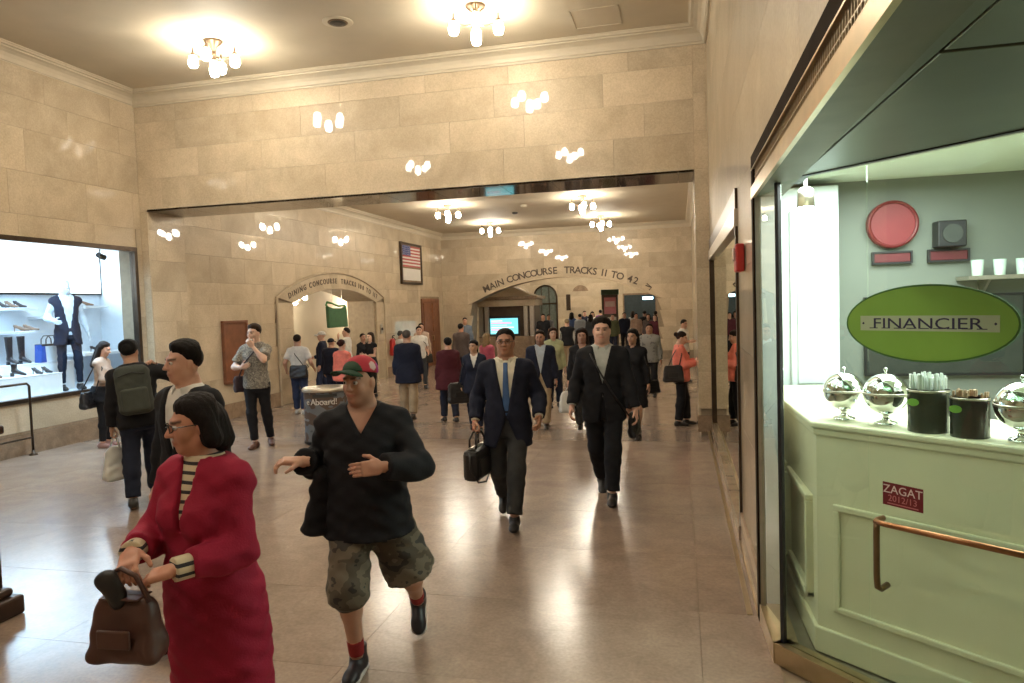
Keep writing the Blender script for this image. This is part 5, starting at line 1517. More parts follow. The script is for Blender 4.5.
for i in range(13):
    z0 = -.12 + i*.058
    MB().box((.05, -.86, z0), (.056, .86, z0+.058)).build('stripe', M_FR if i % 2 == 0 else M_FW, fg)
MB().box((.056, -.86, .286), (.060, -.10, .634)).build('canton', M_FB, fg)
for r_ in range(5):
    for c_ in range(6):
        y, z = -.80 + c_*.125, .32 + r_*.07
        MB().prism([(.060, y + (.024 if k % 2 == 0 else .010)*math.sin(PI*k/5), z + (.024 if k % 2 == 0 else .010)*math.cos(PI*k/5)) for k in range(10)], (.002, 0, 0)).build('star', M_FW, fg)
MB().box((.05, -.86, -.60), (.056, .86, -.18)).build('caption_panel', M_FW, fg)
tag(fg, 'framed striped flag plaque high on the left marble wall', 'plaque')
gb = empty('bag_banner', (XL-.25, 19.05, 1.50))
M_GRN = principled('bag_green', (.05, .14, .06), .6, noise=.15)
MB().prism([(0, -.58, 0), (0, .58, 0), (0, .52, .62), (0, .30, .56), (0, -.30, .56), (0, -.62, .62)], (.10, 0, 0)).build('bag_panel', M_GRN, gb, bevel=.02)
MB().tube([(.05, -.56, .58), (.05, -.66, .66), (.05, -.60, .74), (.05, -.30, .70), (.05, .1, .62), (.05, .5, .64), (.05, .56, .56)], .03, 8).build('handle', M_DGREEN, gb, smooth=True)
MB().tube([(.05, -.3, .6), (.05, -.3, 1.16)], .006, 6).build('hanging_wire', M_STEEL, gb); MB().tube([(.05, .3, .6), (.05, .3, 1.16)], .006, 6).build('hanging_wire', M_STEEL, gb)
tag(gb, 'green bag shaped banner hanging in the dining arch', 'banner')
fx = empty('fire_extinguisher', (XL+.14, 22.25, .42))
MB().lathe([(.09, 0), (.10, .02), (.10, .48), (.07, .55), (.03, .58)], seg=16).build('cylinder', M_RED, fx, smooth=True)
MB().tube([(0, 0, .58), (0, 0, .66), (.08, 0, .68)], .018, 8).build('valve', M_BLACK, fx); MB().tube([(.03, 0, .62), (.12, .03, .5), (.12, .05, .2)], .012, 8).build('hose', M_BLACK, fx)
MB().box((-.11, -.06, .2), (-.085, .06, .5)).build('bracket', M_STEEL, fx)
tag(fx, 'red fire extinguisher on the wall beside the dining arch', 'extinguisher')
pn = empty('push_panel', (XL+.055, 21.55, 1.35))
MB().box((0, -.08, -.16), (.03, .08, .16)).build('plate', M_STEEL, pn, bevel=.01); MB().tube([(.03, 0, 0), (.06, 0, 0)], .045, 14).build('button', M_BRONZE, pn)
tag(pn, 'small steel plate on the right jamb of the dining arch', 'plate')
# ---- ticket kiosk with a screen behind the concourse arch
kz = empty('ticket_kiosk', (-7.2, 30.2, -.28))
MB().box((-1.22, -.75, 0), (1.22, .75, .95)).build('base', M_BASE, kz, bevel=.02)
for x in (-1.12, -.86, .86, 1.12):
    MB().box((x-.09, -.75, .95), (x+.09, -.60, 2.25)).build('pilaster', M_STEEL, kz, bevel=.01)
MB().box((-1.2, -.60, .95), (1.2, .75, 2.25)).build('cabin', M_BRONZE, kz)
MB().box((-1.30, -.85, 2.22), (1.30, .85, 2.50)).build('frieze', M_MARBLE, kz, bevel=.02)
MB().box((-1.42, -.97, 2.50), (1.42, .97, 2.64)).build('cornice', M_BASE, kz, bevel=.03)
mb = MB(); mb.add([(-1.2, -.8, 2.64), (1.2, -.8, 2.64), (1.2, .8, 2.64), (-1.2, .8, 2.64), (-.15, 0, 3.10), (.15, 0, 3.10)], [(0, 1, 5, 4), (1, 2, 5), (2, 3, 4, 5), (3, 0, 4), (3, 2, 1, 0)]); mb.build('soffit_shadow_solid', M_MARBLE, kz)  # pyramid gives solid form to the shadow of the arch soffit
s_ = MB().box((-.80, -.68, .98), (.58, -.62, 1.82)).build('screen_housing', M_BLACK, kz)
MB().box((-.72, -.69, 1.05), (.50, -.68, 1.72)).build('screen_glow', emission('screen_cyan', (.15, .55, .62), .8), s_)
for i in range(6):
    z = 1.62 - i*.095
    MB().box((-.68, -.694, z-.035), (-.68 + (.5, .9, .7, 1.0, .6, .8)[i], -.69, z+.02)).build('screen_line', emission('screen_row_%d' % (i % 3), ((.75, .95, .95), (.85, .35, .5), (.45, .85, .8))[i % 3], .6), s_)
tag(kz, 'marble and bronze ticket kiosk with a cyan departure screen', 'kiosk')
# ---- sign pylon in the lobby
sgp = empty('sign_pylon', (-3.1, 33.0, -.28))
MB().box((-.36, -.09, 0), (.36, .09, 2.72)).build('post_body', M_BRONZE, sgp, bevel=.02)
MB().box((-.40, -.12, 2.60), (.40, .12, 2.84)).build('header', principled('pylon_green', (.05, .10, .05), .5, noise=.1), sgp, bevel=.01)
MB().box((-.27, -.105, 1.72), (.27, -.09, 2.48)).build('poster', principled('poster_pink', (.62, .22, .24), .5, noise=.1), sgp)
MB().box((-.22, -.108, 2.05), (.22, -.105, 2.30)).build('poster_patch', principled('poster_pale', (.75, .55, .52), .5, noise=.1), sgp)
MB().box((-.27, -.105, .75), (.27, -.09, 1.58)).build('lower_poster', principled('poster_cream', (.66, .60, .48), .5, noise=.1), sgp)
tag(sgp, 'dark sign pylon with a pink poster in the lobby', 'sign')
# ---- printed drum behind the running man
dm = empty('printed_bin', (-5.22, 9.75, 0))
M_WRAP = patterned('bin_wrap', [(.10, .12, .14), (.17, .19, .22), (.12, .085, .07), (.26, .27, .28)], 3.2, (1, 1, 1.6))
MB().lathe([(.33, .02), (.33, .78)], seg=32).build('wrap', M_WRAP, dm, smooth=False, autosmooth=True)
MB().lathe([(.335, .0), (.345, .01), (.345, .04), (.33, .05)], seg=32).build('foot_ring', M_BLACK, dm)
MB().lathe([(.32, .78), (.35, .78), (.355, .81), (.34, .83), (.24, .835), (.22, .80), (.05, .795)], seg=32).build('rim_lid', M_STEEL, dm, smooth=True)
mb = MB(); W_ = principled('bin_letter_white', (.80, .80, .78), .5, noise=.03)
word = 'e Aboard!'; pos = 0.0; adv = {k_: v_*.70 for k_, v_ in {'e': .085, ' ': .045, 'A': .105, 'b': .09, 'o': .09, 'a': .085, 'r': .06, 'd': .09, '!': .05}.items()}
for ch in word:
    wdt = adv[ch]; ang0 = -PI/2 + .49 - .98 + (pos + wdt/2)/.335; pos += wdt
    if ch == ' ': continue
    n_ = Vector((math.cos(ang0), math.sin(ang0), 0)); ux = Vector((-n_.y, n_.x, 0))
    put_text(mb, ch, .13, .003, n_*.337 + Vector((0, 0, .60)), ux, (0, 0, 1))
mb.build('lettering', W_, dm)['kind'] = 'stuff'
mb = MB()
for k in range(9):
    a = -PI/2 + .49 - .55 + .12*k
    n_ = Vector((math.cos(a), math.sin(a), 0)); u_ = Vector((-n_.y, n_.x, 0)); c_ = n_*.332
    mb.prism([c_ - u_*.0205 + Vector((0, 0, .71)), c_ + u_*.0205 + Vector((0, 0, .71)), c_ + u_*.0205 + Vector((0, 0, .755)), c_ - u_*.0205 + Vector((0, 0, .755))], n_*.004)
(lambda o_: o_.__setitem__('kind', 'stuff'))(mb.build('caption_strip', principled('bin_caption', (.04, .045, .05), .5, noise=.1), dm))
tag(dm, 'round printed bin lettered in white behind the running man', 'bin')
# ---- dark wooden pedestal at the left edge
pd = empty('wooden_pedestal', (-4.80, 3.62, 0), 0)
MB().box((-.46, -.40, 0), (.46, .20, .13)).build('plinth', M_DWOOD, pd, bevel=.02)
MB().box((-.42, -.36, .13), (.42, .16, .19)).build('base_moulding', M_DWOOD, pd, bevel=.025)
MB().box((-.375, -.31, .19), (.375, .12, 1.22)).build('shaft', M_DWOOD, pd, bevel=.01)
MB().box((-.30, -.325, .28), (.30, -.31, 1.12)).build('front_panel', M_DWOOD, pd, bevel=.01)
MB().box((-.42, -.36, 1.22), (.42, .17, 1.28)).build('cap', M_DWOOD, pd, bevel=.015)
tag(pd, 'dark wooden pedestal cut by the left edge of the photo', 'pedestal')
# ================================================================== THE PEOPLE
D2R = math.radians
BLK = cloth('black', (.012, .012, .015)); NAVY = cloth('navy', (.012, .015, .032)); SUITG = cloth('suit_grey', (.040, .042, .045))
JEAN = cloth('jeans', (.025, .035, .075)); KHAKI = cloth('khaki', (.36, .27, .17)); WHT = cloth('white', (.66, .64, .60)); DJEAN = cloth('dark_jeans', (.014, .018, .035))
PALEB = cloth('pale_blue', (.42, .47, .52)); GREY = cloth('grey', (.16, .16, .165)); MAROON = cloth('maroon', (.075, .014, .022)); REDC = cloth('raspberry', (.30, .012, .040), noise=.10)
ORANGE = cloth('coral', (.80, .22, .165)); DGREY = cloth('charcoal', (.045, .047, .05)); BEIGE = cloth('beige', (.46, .33, .25)); TAUPE = cloth('taupe', (.10, .075, .068)); PINK = cloth('pink', (.46, .10, .15))
BLUE = cloth('blue', (.06, .10, .22)); OLIVE = cloth('olive', (.07, .075, .035)); PURPLE = cloth('purple', (.20, .05, .20))
CAMO = patterned('camo', [(.035, .03, .025), (.085, .07, .05), (.15, .125, .09), (.055, .05, .045)], 9, (1, 1, 1.4))
FLORAL = patterned('floral', [(.10, .095, .085), (.30, .28, .24), (.17, .16, .14), (.40, .38, .33)], 26)
SHIRTSTRIPE = striped('scarf', (.62, .52, .36), (.03, .025, .03), 9)
def top(mat, **k): return dict(kind='top', mat=mat, **k)
def legs(mat, **k): return dict(kind='legs', mat=mat, **k)
def suit(jm, tm, shirt=WHT, tie=None, belt=False, v=(.085, .17, .53), hem=-.20, open_=(.05, .16)):
    c = [top(shirt, t=.008, hem=-.02, sleeve=1.98, fold=.001, name='shirt', sleeve_ease=.003), dict(kind='collar', mat=shirt),
         top(jm, t=.021, hem=hem, sleeve=1.93, v=v, lapel=True, open=open_, flare=.004, name='jacket', neck=.078, ease=.007, sleeve_ease=.014, ztop=.565),
         legs(tm, belt=belt, t=.013)]
    if tie: c.append(dict(kind='tie', mat=tie, t=.017))
    return c
SK1, SK2, SK3, SK4 = (.60, .35, .245), (.50, .28, .185), (.38, .20, .13), (.64, .42, .32)

# ---- woman in the red coat
f = make_fig(1.645, 'f', w=.93, belly=.008, lean=.05, wrL=(.105, -.29, 1.13), wrR=(-.115, -.29, 1.175), poleL=(.45, .8, -.4), poleR=(-.6, .7, -.4),
             ankL=(.09, -.05, .085), ankR=(-.09, .08, .085), handL=((-.86, -.42, -.22), (.1, .3, -.9)), handR=((.60, -.70, -.30), (.2, .2, -.9)), curlL=.55, curlR=.6, head=(-.62, .10, 0))
P_red = person('woman in a raspberry red coat and glasses clutching a brown bag', (-1.825, 2.42, 0), D2R(-8), f, 2.6, skin=(.54, .26, .175), hair='nape', hair_c=(.016, .009, .008), glasses=True, shoes=(.02, .015, .02),
    clothes=[top(SHIRTSTRIPE, t=.012, hem=-.05, sleeve=2.0, fold=.001, name='striped_blouse', sleeve_ease=.012, neckup=True),
             top(REDC, t=.030, hem=-.46, sleeve=1.78, v=(.045, .26, .56), open=None, flare=.0, ease=.012, fold=.005, name='coat', neck=.080, sleeve_ease=.016, ztop=.575),
             dict(kind='collar', mat=REDC, gap=.05), dict(kind='cuff', mat=SHIRTSTRIPE, left=True, len=.085, r=.047), dict(kind='cuff', mat=SHIRTSTRIPE, left=False, len=.06, r=.045), legs(DJEAN)])
# ---- running man in black sweater and camouflage shorts
f = make_fig(1.73, 'm', w=1.04, belly=.025, lean=.10, twist=.05, drop=.035, wrR=(-.30, -.18, 1.205), poleR=(-.4, .3, -.9), wrL=(.135, -.31, 1.19), poleL=(.8, .35, -.6),
             ankR=(-.085, -.05, .085), footR=(0, -.1), ankL=(.20, .40, .20), footL=(.75, .1), kneeR=(-.05, -1, 0), kneeL=(.35, -1, .0),
             handR=((-.9, -.30, .12), (.2, .2, -.9)), handL=((-.93, -.20, -.05), (.1, .9, -.2)), curlR=.6, curlL=.3, head=(-.48, .05, 0))
P_run = person('man in black sweater, camouflage shorts and colourful cap striding forward', (-1.675, 3.54, 0), D2R(14), f, 3.6, skin=(.50, .27, .185), hair='buzz', hair_c=(.016, .011, .009), stubble=.35, shoe_kind='hightop', sole=(.55, .50, .48), shoes=(.018, .014, .018),
    clothes=[top(BLK, t=.022, hem=-.13, sleeve=1.92, v=(.070, .445, .56), ease=.022, fold=.006, name='sweater', sleeve_ease=.022, flare=.02, neck=.070),
             legs(CAMO, end=1.02, endL=.99, flare=.045, t=.03, fold=.006, name='camouflage_shorts')])
# sock cuffs and the hanging jacket tail
body, g, bw_, bd_ = P_run
RS = cloth('red_sock', (.30, .03, .03))
for left in (True, False):
    kn, an = (g.kneeL, g.ankL) if left else (g.kneeR, g.ankR); u = unit(an - kn)
    a, b = an - u*.12, an - u*.02
    set_mesh(lambda P: np.maximum(np.maximum(rcone(P, a, b, .046, .043), -((P - a) @ u)), (P - b) @ u), g, np.minimum(a, b) - .06, np.maximum(a, b) + .06, .007, 'sock', RS, body)
def flap(P):
    L = P - V3(-.225, -.10, .97)
    return rbox(L @ rot_y(.25) @ rot_z(.5), V3(0, 0, 0), (.075, .035, .19), .03) + fold(P, .007, 2)
set_mesh(flap, g, (-.45, -.35, .7), (.0, .15, 1.25), .011, 'sweater_tail', BLK, body)
# cap: green front and brim, red side with a white patch, magenta back
def cap_col():
    m = bpy.data.materials.new('cap_panels'); t, n, l = nt(m); b = n['Principled BSDF']
    at = n.new('ShaderNodeVertexColor'); at.layer_name = 'Col'; l.new(at.outputs['Color'], b.inputs['Base Color']); b.inputs['Roughness'].default_value = .8; return m
CAPM = cap_col()
def cap_paint(V):
    L = to_head(g, np.asarray(V, np.float32)); C = np.ones((len(V), 4), np.float32)
    C[:, :3] = (.42, .025, .045)
    C[L[:, 1] < -.052, :3] = (.018, .055, .028)
    C[(L[:, 1] > .045) & (L[:, 2] < .095), :3] = (.36, .02, .20)
    q = ((L[:, 1] - .018)/.026)**2 + ((L[:, 2] - .088)/.022)**2
    C[(q < 1) & (L[:, 0] > 0), :3] = (.62, .45, .45)
    return C
def capf(P):
    L = to_head(g, P)
    d = ell(L, V3(0, .018, .056), (.089, .108, .088)); return np.maximum(d, .056 - .22*L[:, 1] - L[:, 2])
set_mesh(capf, g, g.headc - .2, g.headc + .22, .006, 'cap', CAPM, body, cap_paint)
def brim(P):
    L = to_head(g, P); L = L @ rot_x(0)
    r = np.hypot(L[:, 0]/.085, (L[:, 1] + .075)/.125) - 1
    return np.maximum(np.maximum(np.maximum(r*.085, np.abs(L[:, 2] - .076 + 4.0*L[:, 0]**2 + .10*(L[:, 1] + .09)) - .006), L[:, 1] + .072), -1)
set_mesh(brim, g, g.headc - .27, g.headc + .2, .006, 'cap_brim', cloth('brim_green', (.018, .05, .028)), body)

# ---- man in the dark suit half hidden behind the red coat
f = make_fig(1.79, 'm', w=.98, lean=.03, ankL=(.09, -.2, .09), ankR=(-.09, .25, .12), footR=(.3, 0), head=(-.35, .04, 0))
person('dark haired man in a dark suit half hidden by the red coat', (-2.95, 3.78, 0), D2R(-12), f, 4.4, skin=(.58, .32, .225), hair='full', hair_c=(.010, .007, .006), clothes=suit(BLK, BLK, WHT))
# ---- man with the grey backpack
f = make_fig(1.72, 'm', w=1.05, lean=.14, side=.10, ankL=(.10, .18, .10), ankR=(-.10, -.22, .085), footL=(.3, 0), wrL=(.27, -.05, .84), wrR=(-.16, -.10, 1.45), poleR=(-1, -.2, -.6), handR=((.3, .3, .5), (0, .8, -.4)), curlR=.8, curlL=1.1, head=(-.2, .05, 0))
P_bp = person('man seen from behind carrying a grey backpack and white plastic bag', (-5.52, 6.30, 0), D2R(-141), f, 8, skin=SK2, hair='full', hair_c=(.010, .009, .009), clothes=[top(BLK, t=.022, hem=-.10, ease=.012, name='jacket', sleeve_ease=.016), legs(DJEAN, t=.016)])
# ---- woman with a phone at the shop window
f = make_fig(1.61, 'f', w=.98, lean=.05, wrL=(.07, -.29, 1.10), wrR=(-.05, -.31, 1.11), poleL=(.5, .5, -.8), poleR=(-.5, .5, -.8), handL=((-.3, -.9, .2), (-.4, .2, .8)), handR=((.3, -.9, .2), (.4, .2, .8)), curlL=.6, curlR=.6, head=(0, .30, 0))
P_pink = person('woman in a dusty pink top looking at her phone by the shop window', (-8.62, 9.10, 0), D2R(108), f, 12.5, skin=SK1, hair='long', hair_c=(.028, .015, .010), shoes=(.35, .20, .18), clothes=[top(BEIGE, t=.012, hem=-.02, sleeve=1.75, name='top'), top(BLK, t=.03, hem=-.16, sleeve=0, ztop=.10, neck=.0, name='tied_jacket', flare=.02), legs(BLK, t=.012, flare=.004)])
# ---- man in the patterned shirt drinking
f = make_fig(1.80, 'm', w=.90, wrL=(.06, -.20, 1.46), poleL=(.7, -.1, -.8), handL=((-.5, -.2, .75), (-.3, .9, .3)), wrR=(-.09, -.23, 1.17), poleR=(-.8, .3, -.5), handR=((.7, -.4, .2), (.1, .9, .2)), curlL=.8, curlR=.7,
             ankL=(.10, .16, .085), ankR=(-.03, -.08, .085), footL=(0, .5), head=(-.25, .05, 0), drop=.005)
P_ph = person('man in a grey patterned shirt holding a cup to his mouth', (-6.08, 9.28, 0), D2R(8), f, 11.3, skin=SK4, hair='full', hair_c=(.05, .028, .016), shoes=(.13, .055, .035), clothes=[top(FLORAL, t=.018, hem=-.08, ease=.008, sleeve=.75, name='patterned_shirt', sleeve_ease=.018), legs(BLK, t=.013, flare=.006)])
# ---- people by the dining arch
f = make_fig(1.75, 'm', w=.98, wrL=(.30, -.10, .98), wrR=(-.30, -.16, 1.0), ankL=(.10, -.10, .085), ankR=(-.10, .12, .10))
P_wt = person('man in a white tee with a black messenger bag walking to the arch', (-8.18, 14.1, -.28), D2R(195), f, 16.3, skin=SK2, hair='short', clothes=[top(WHT, t=.016, hem=-.07, sleeve=.7, name='white_tee', sleeve_ease=.015), legs(JEAN, t=.016)], shoes=(.4, .38, .34))
f = make_fig(1.74, 'm', w=.95, wrR=(-.16, -.24, 1.08), ankL=(.10, -.12, .085), ankR=(-.10, .14, .10))
person('man in a white cap and navy jacket under the dining arch', (-8.95, 16.6, -.28), D2R(-70), f, 19, skin=SK1, hair='cap', hair_c=(1.0, .97, .90), clothes=[top(BEIGE, t=.010, hem=-.04, sleeve=1.9, name='shirt'), top(NAVY, t=.024, hem=-.12, v=(.09, .05, .56), ease=.015, name='jacket'), legs(JEAN)])
f = make_fig(1.60, 'm', w=1.12)
person('person in dark jacket and dark cap beside the white capped man', (-8.1, 15.5, -.28), D2R(175), f, 18, skin=SK2, hair='cap', hair_c=(.02, .022, .03), clothes=[top(NAVY, t=.03, hem=-.12, ease=.02, name='jacket'), legs(JEAN)])
f = make_fig(1.63, 'f', w=1.12)
P_ob = person('woman with dark red hair in an orange top above the running man', (-7.02, 13.9, -.28), D2R(165), f, 16.5, skin=SK1, hair='bun', hair_c=(.055, .012, .012), clothes=[top(ORANGE, t=.022, hem=-.12, ease=.02, name='orange_top'), legs(DJEAN)])
f = make_fig(1.79, 'm', w=.95, wrR=(-.06, -.22, 1.50), poleR=(-.8, 0, -.6), handR=((.2, 0, .9), (.2, .8, 0)))
person('man in a white shirt in profile with a hand at his face', (-8.7, 17.5, -.28), D2R(-75), f, 20, skin=SK1, hair='short', hair_c=(.02, .015, .015), clothes=[top(WHT, t=.016, hem=-.08, name='shirt'), legs(DGREY)])
f = make_fig(1.66, 'f', w=.98, wrL=(.05, -.24, 1.15), wrR=(-.05, -.25, 1.18))
person('long haired woman in a dark sleeveless top under the dining arch', (-7.78, 17.0, -.28), D2R(-25), f, 19, skin=SK4, hair='long', hair_c=(.05, .026, .016), clothes=[top(BLK, t=.012, hem=-.07, sleeve=.12, name='top'), legs(BLK)])
f = make_fig(1.60, 'f', w=.98)
person('dark haired person mostly hidden behind the long haired woman', (-8.5, 18.1, -.28), D2R(60), f, 20, skin=SK3, hair='short', clothes=[top(BLK, t=.014, name='top'), legs(BLK)])
# ---- group in front of the left wall
f = make_fig(1.80, 'm', w=1.10, ankL=(.12, -.14, .085), ankR=(-.10, .16, .10), footR=(.25, 0))
person('grey haired man in a navy blazer and khaki trousers seen from behind', (-5.42, 13.6, -.28), D2R(190), f, 14.6, skin=SK1, hair='short', hair_c=(.17, .14, .12), shoes=(.03, .02, .015), clothes=[top(NAVY, t=.024, hem=-.22, ease=.02, flare=.02, name='blazer', sleeve_ease=.016, neck=.07), legs(KHAKI, t=.018, flare=.026)])
f = make_fig(1.74, 'm', w=.95, ankL=(.10, -.12, .085), ankR=(-.10, .16, .10), wrL=(.18, -.24, 1.02))
P_ws = person('man in a white shirt with a dark shoulder strap near the wooden door', (-7.12, 18.8, -.28), D2R(35), f, 20, skin=SK1, hair='short', clothes=[top(WHT, t=.016, hem=-.08, sleeve=.8, name='shirt'), legs(DGREY)])
f = make_fig(1.77, 'm', w=.95)
person('dark haired man behind the man with the shoulder strap', (-7.95, 21.2, -.28), D2R(30), f, 22.5, skin=SK2, hair='short', clothes=[top(BEIGE, t=.016, name='shirt'), legs(DJEAN)])
f = make_fig(1.62, 'm', w=1.05)
person('person in a white top partly hidden left of the navy blazer', (-7.75, 19.0, -.28), D2R(140), f, 20.5, skin=SK2, hair='short', hair_c=(.1, .09, .08), clothes=[top(WHT, t=.02, name='top'), legs(KHAKI)])
f = make_fig(1.65, 'f', w=1.12, ankL=(.09, -.12, .085), ankR=(-.09, .14, .10), wrR=(-.27, -.05, .86))
P_ma = person('person in a maroon coat with a black bag seen from behind', (-4.42, 13.2, -.28), D2R(215), f, 13.9, skin=SK1, hair='short', hair_c=(.012, .01, .01), clothes=[top(MAROON, t=.03, hem=-.24, ease=.02, flare=.03, name='coat'), legs(DJEAN)])
f = make_fig(1.56, 'f', w=1.02, ankL=(.09, -.18, .085), ankR=(-.09, .20, .11), wrL=(.16, -.26, .98), wrR=(-.27, -.02, .84), head=(-.45, 0, 0))
P_as = person('woman in a navy cardigan with dark hair looking left', (-3.42, 11.6, floor_z(11.6)), D2R(12), f, 12.1, skin=(.50, .30, .20), hair='pony', hair_c=(.012, .009, .008), clothes=[top(WHT, t=.008, hem=0, sleeve=.5, name='blouse'), top(NAVY, t=.020, hem=-.18, v=(.07, .30, .56), flare=.02, ease=.01, name='cardigan'), legs(DJEAN, t=.012, flare=.004)])
f = make_fig(1.62, 'f', w=1.05)
person('blond woman in a pink top behind the man with the tie', (-4.25, 15.5, -.28), D2R(150), f, 16, skin=SK4, hair='bob', hair_c=(.42, .29, .15), clothes=[top(PINK, t=.018, name='pink_top'), legs(DJEAN)])
f = make_fig(1.76, 'm', w=1.08)
person('man in a grey brown jacket seen from behind left of the kiosk', (-6.2, 19.8, -.28), D2R(170), f, 20.7, skin=SK2, hair='short', hair_c=(.02, .015, .012), clothes=[top(TAUPE, t=.026, hem=-.14, ease=.02, name='jacket'), legs(DJEAN)])
f = make_fig(1.84, 'm', w=.98)
person('man in a blue grey shirt standing left of the kiosk', (-7.85, 25.6, -.28), D2R(20), f, 27, skin=SK2, hair='short', clothes=[top(cloth('blue_grey', (.14, .17, .22)), t=.018, name='shirt'), legs(DJEAN)])

# ---- man with the blue tie
f = make_fig(1.76, 'm', w=1.03, lean=.02, belly=.015, drop=.02, ankL=(.045, -.26, .085), ankR=(-.085, .30, .17), footR=(.55, 0), wrR=(-.29, -.06, .925), wrL=(.285, -.15, .965), curlR=1.15, curlL=.5, head=(-.05, -.04, 0), poleL=(.3, 1, 0), poleR=(-.3, 1, 0))
P_tie = person('man in a dark suit with a blue tie carrying a black briefcase', (-1.535, 6.22, 0), D2R(10), f, 6.2, skin=(.43, .225, .145), hair='short', hair_c=(.012, .010, .010), glasses=True, clothes=suit(NAVY, SUITG, cloth('shirt_cream', (.66, .63, .52)), cloth('tie_blue', (.06, .13, .30), .5), belt=True, v=(.088, .04, .53), hem=-.22, open_=(.11, .06)))
# ---- smiling man in the black cardigan
f = make_fig(1.82, 'm', w=1.0, lean=.02, drop=.025, ankL=(.07, -.22, .085), ankR=(-.05, .27, .13), footR=(.45, .1), kneeR=(-.15, -1, 0), wrR=(-.30, -.07, .90), wrL=(.30, -.10, .86), curlR=.5, curlL=.5, head=(.02, -.03, 0))
P_m2 = person('tall man in black with an open grey shirt collar walking forward', (-.76, 7.12, 0), D2R(3), f, 7.1, skin=(.66, .40, .30), hair='full', hair_c=(.022, .014, .010), clothes=suit(BLK, BLK, cloth('shirt_grey', (.42, .44, .42)), v=(.080, .21, .53), hem=-.16, open_=(.045, .12)))
# ---- walkers behind
f = make_fig(1.76, 'm', w=1.08, lean=.02, ankL=(.08, -.20, .085), ankR=(-.08, .22, .13), footR=(.35, 0), drop=.015, head=(-.1, .1, 0))
person('bearded man in a navy blazer, pale blue shirt and khaki trousers', (-2.44, 12.5, floor_z(12.5)), D2R(8), f, 12.7, skin=(.40, .22, .15), hair='short', hair_c=(.03, .018, .012), stubble=.6, clothes=suit(NAVY, KHAKI, PALEB, v=(.09, .06, .53), open_=(.10, .08)))
f = make_fig(1.72, 'f', w=1.0)
person('brown haired woman in a pale patterned scarf behind the navy blazer', (-2.68, 15.2, -.28), D2R(20), f, 15.4, skin=SK4, hair='bob', hair_c=(.05, .02, .014), clothes=[top(cloth('pale_green', (.40, .44, .28)), t=.02, name='scarf_top'), legs(DJEAN)])
f = make_fig(1.85, 'm', w=1.12)
person('man in a black tee standing in the main concourse arch', (-5.45, 28.7, -.28), D2R(10), f, 30, skin=SK2, hair='short', clothes=[top(BLK, t=.02, sleeve=.8, name='tee'), legs(DJEAN)])
f = make_fig(1.72, 'm', w=1.05, ankL=(.10, -.1, .085), ankR=(-.1, .12, .09))
P_ve = person('man in a dark vest and tan trousers seen from behind', (-3.72, 23.9, -.28), D2R(185), f, 24, skin=SK1, hair='short', hair_c=(.32, .25, .15), clothes=[top(cloth('pale_grey', (.38, .38, .36)), t=.014, name='shirt'), top(BLK, t=.026, sleeve=0, hem=-.10, name='vest', ease=.015), legs(KHAKI)])
f = make_fig(1.72, 'f', w=1.0, ankL=(.08, -.18, .085), ankR=(-.08, .20, .11), drop=.01)
P_wl = person('curly haired woman in black just left of the tall man in black', (-1.58, 11.7, floor_z(11.7)), D2R(5), f, 11.8, skin=(.42, .24, .17), hair='curly', hair_c=(.025, .013, .010), clothes=[top(BLK, t=.016, hem=-.14, v=(.06, .42, .56), name='blouse', flare=.02), legs(DGREY, t=.014)])
f = make_fig(1.62, 'f', w=.98, ankL=(.08, -.18, .085), ankR=(-.08, .20, .11), drop=.01, head=(-.3, 0, 0))
P_wr = person('dark haired woman just right of the tall man in black', (-.68, 10.6, floor_z(10.6)), D2R(-5), f, 10.4, skin=(.46, .27, .18), hair='long', hair_c=(.012, .009, .008), clothes=[top(BLK, t=.014, hem=-.12, name='top'), dict(kind='skirt', mat=BLK, hem=-.42)])
f = make_fig(1.71, 'm', w=1.05, ankL=(.10, -.18, .085), ankR=(-.09, .2, .11), drop=.01)
person('man in a grey print sweatshirt and black trousers walking near the right pier', (-.70, 17.0, -.28), D2R(0), f, 17, skin=SK3, hair='short', clothes=[top(patterned('grey_print', [(.13, .13, .13), (.25, .25, .24), (.18, .18, .175)], 12), t=.022, hem=-.10, ease=.015, name='sweatshirt'), legs(BLK)])
# ---- woman in coral by the pier
f = make_fig(1.67, 'f', w=1.05, wrL=(.05, -.27, 1.20), wrR=(-.06, -.27, 1.18), poleL=(.4, .3, -.9), poleR=(-.4, .3, -.9), handL=((-.2, -.8, .5), (-.3, .4, .8)), handR=((.2, -.8, .5), (.3, .4, .8)), curlL=.7, curlR=.7, ankL=(.08, -.10, .085), ankR=(-.08, .06, .085), head=(0, .28, 0))
P_or = person('woman in a coral jacket and black trousers looking at her phone', (.00, 12.95, -.27), D2R(92), f, 12.6, skin=SK1, hair='bun', hair_c=(.03, .015, .010), clothes=[top(ORANGE, t=.026, hem=-.10, ease=.02, name='coral_jacket', sleeve_ease=.02), legs(BLK, t=.012, flare=.028)])
f = make_fig(1.70, 'm', w=.92, wrL=(.05, -.25, 1.15), wrR=(-.08, -.26, 1.15), head=(0, .2, 0))
person('dark haired person in a white tee behind the coral jacket', (.10, 20.0, -.28), D2R(60), f, 19.5, skin=SK2, hair='short', clothes=[top(WHT, t=.018, sleeve=.8, name='white_tee'), legs(DJEAN)])
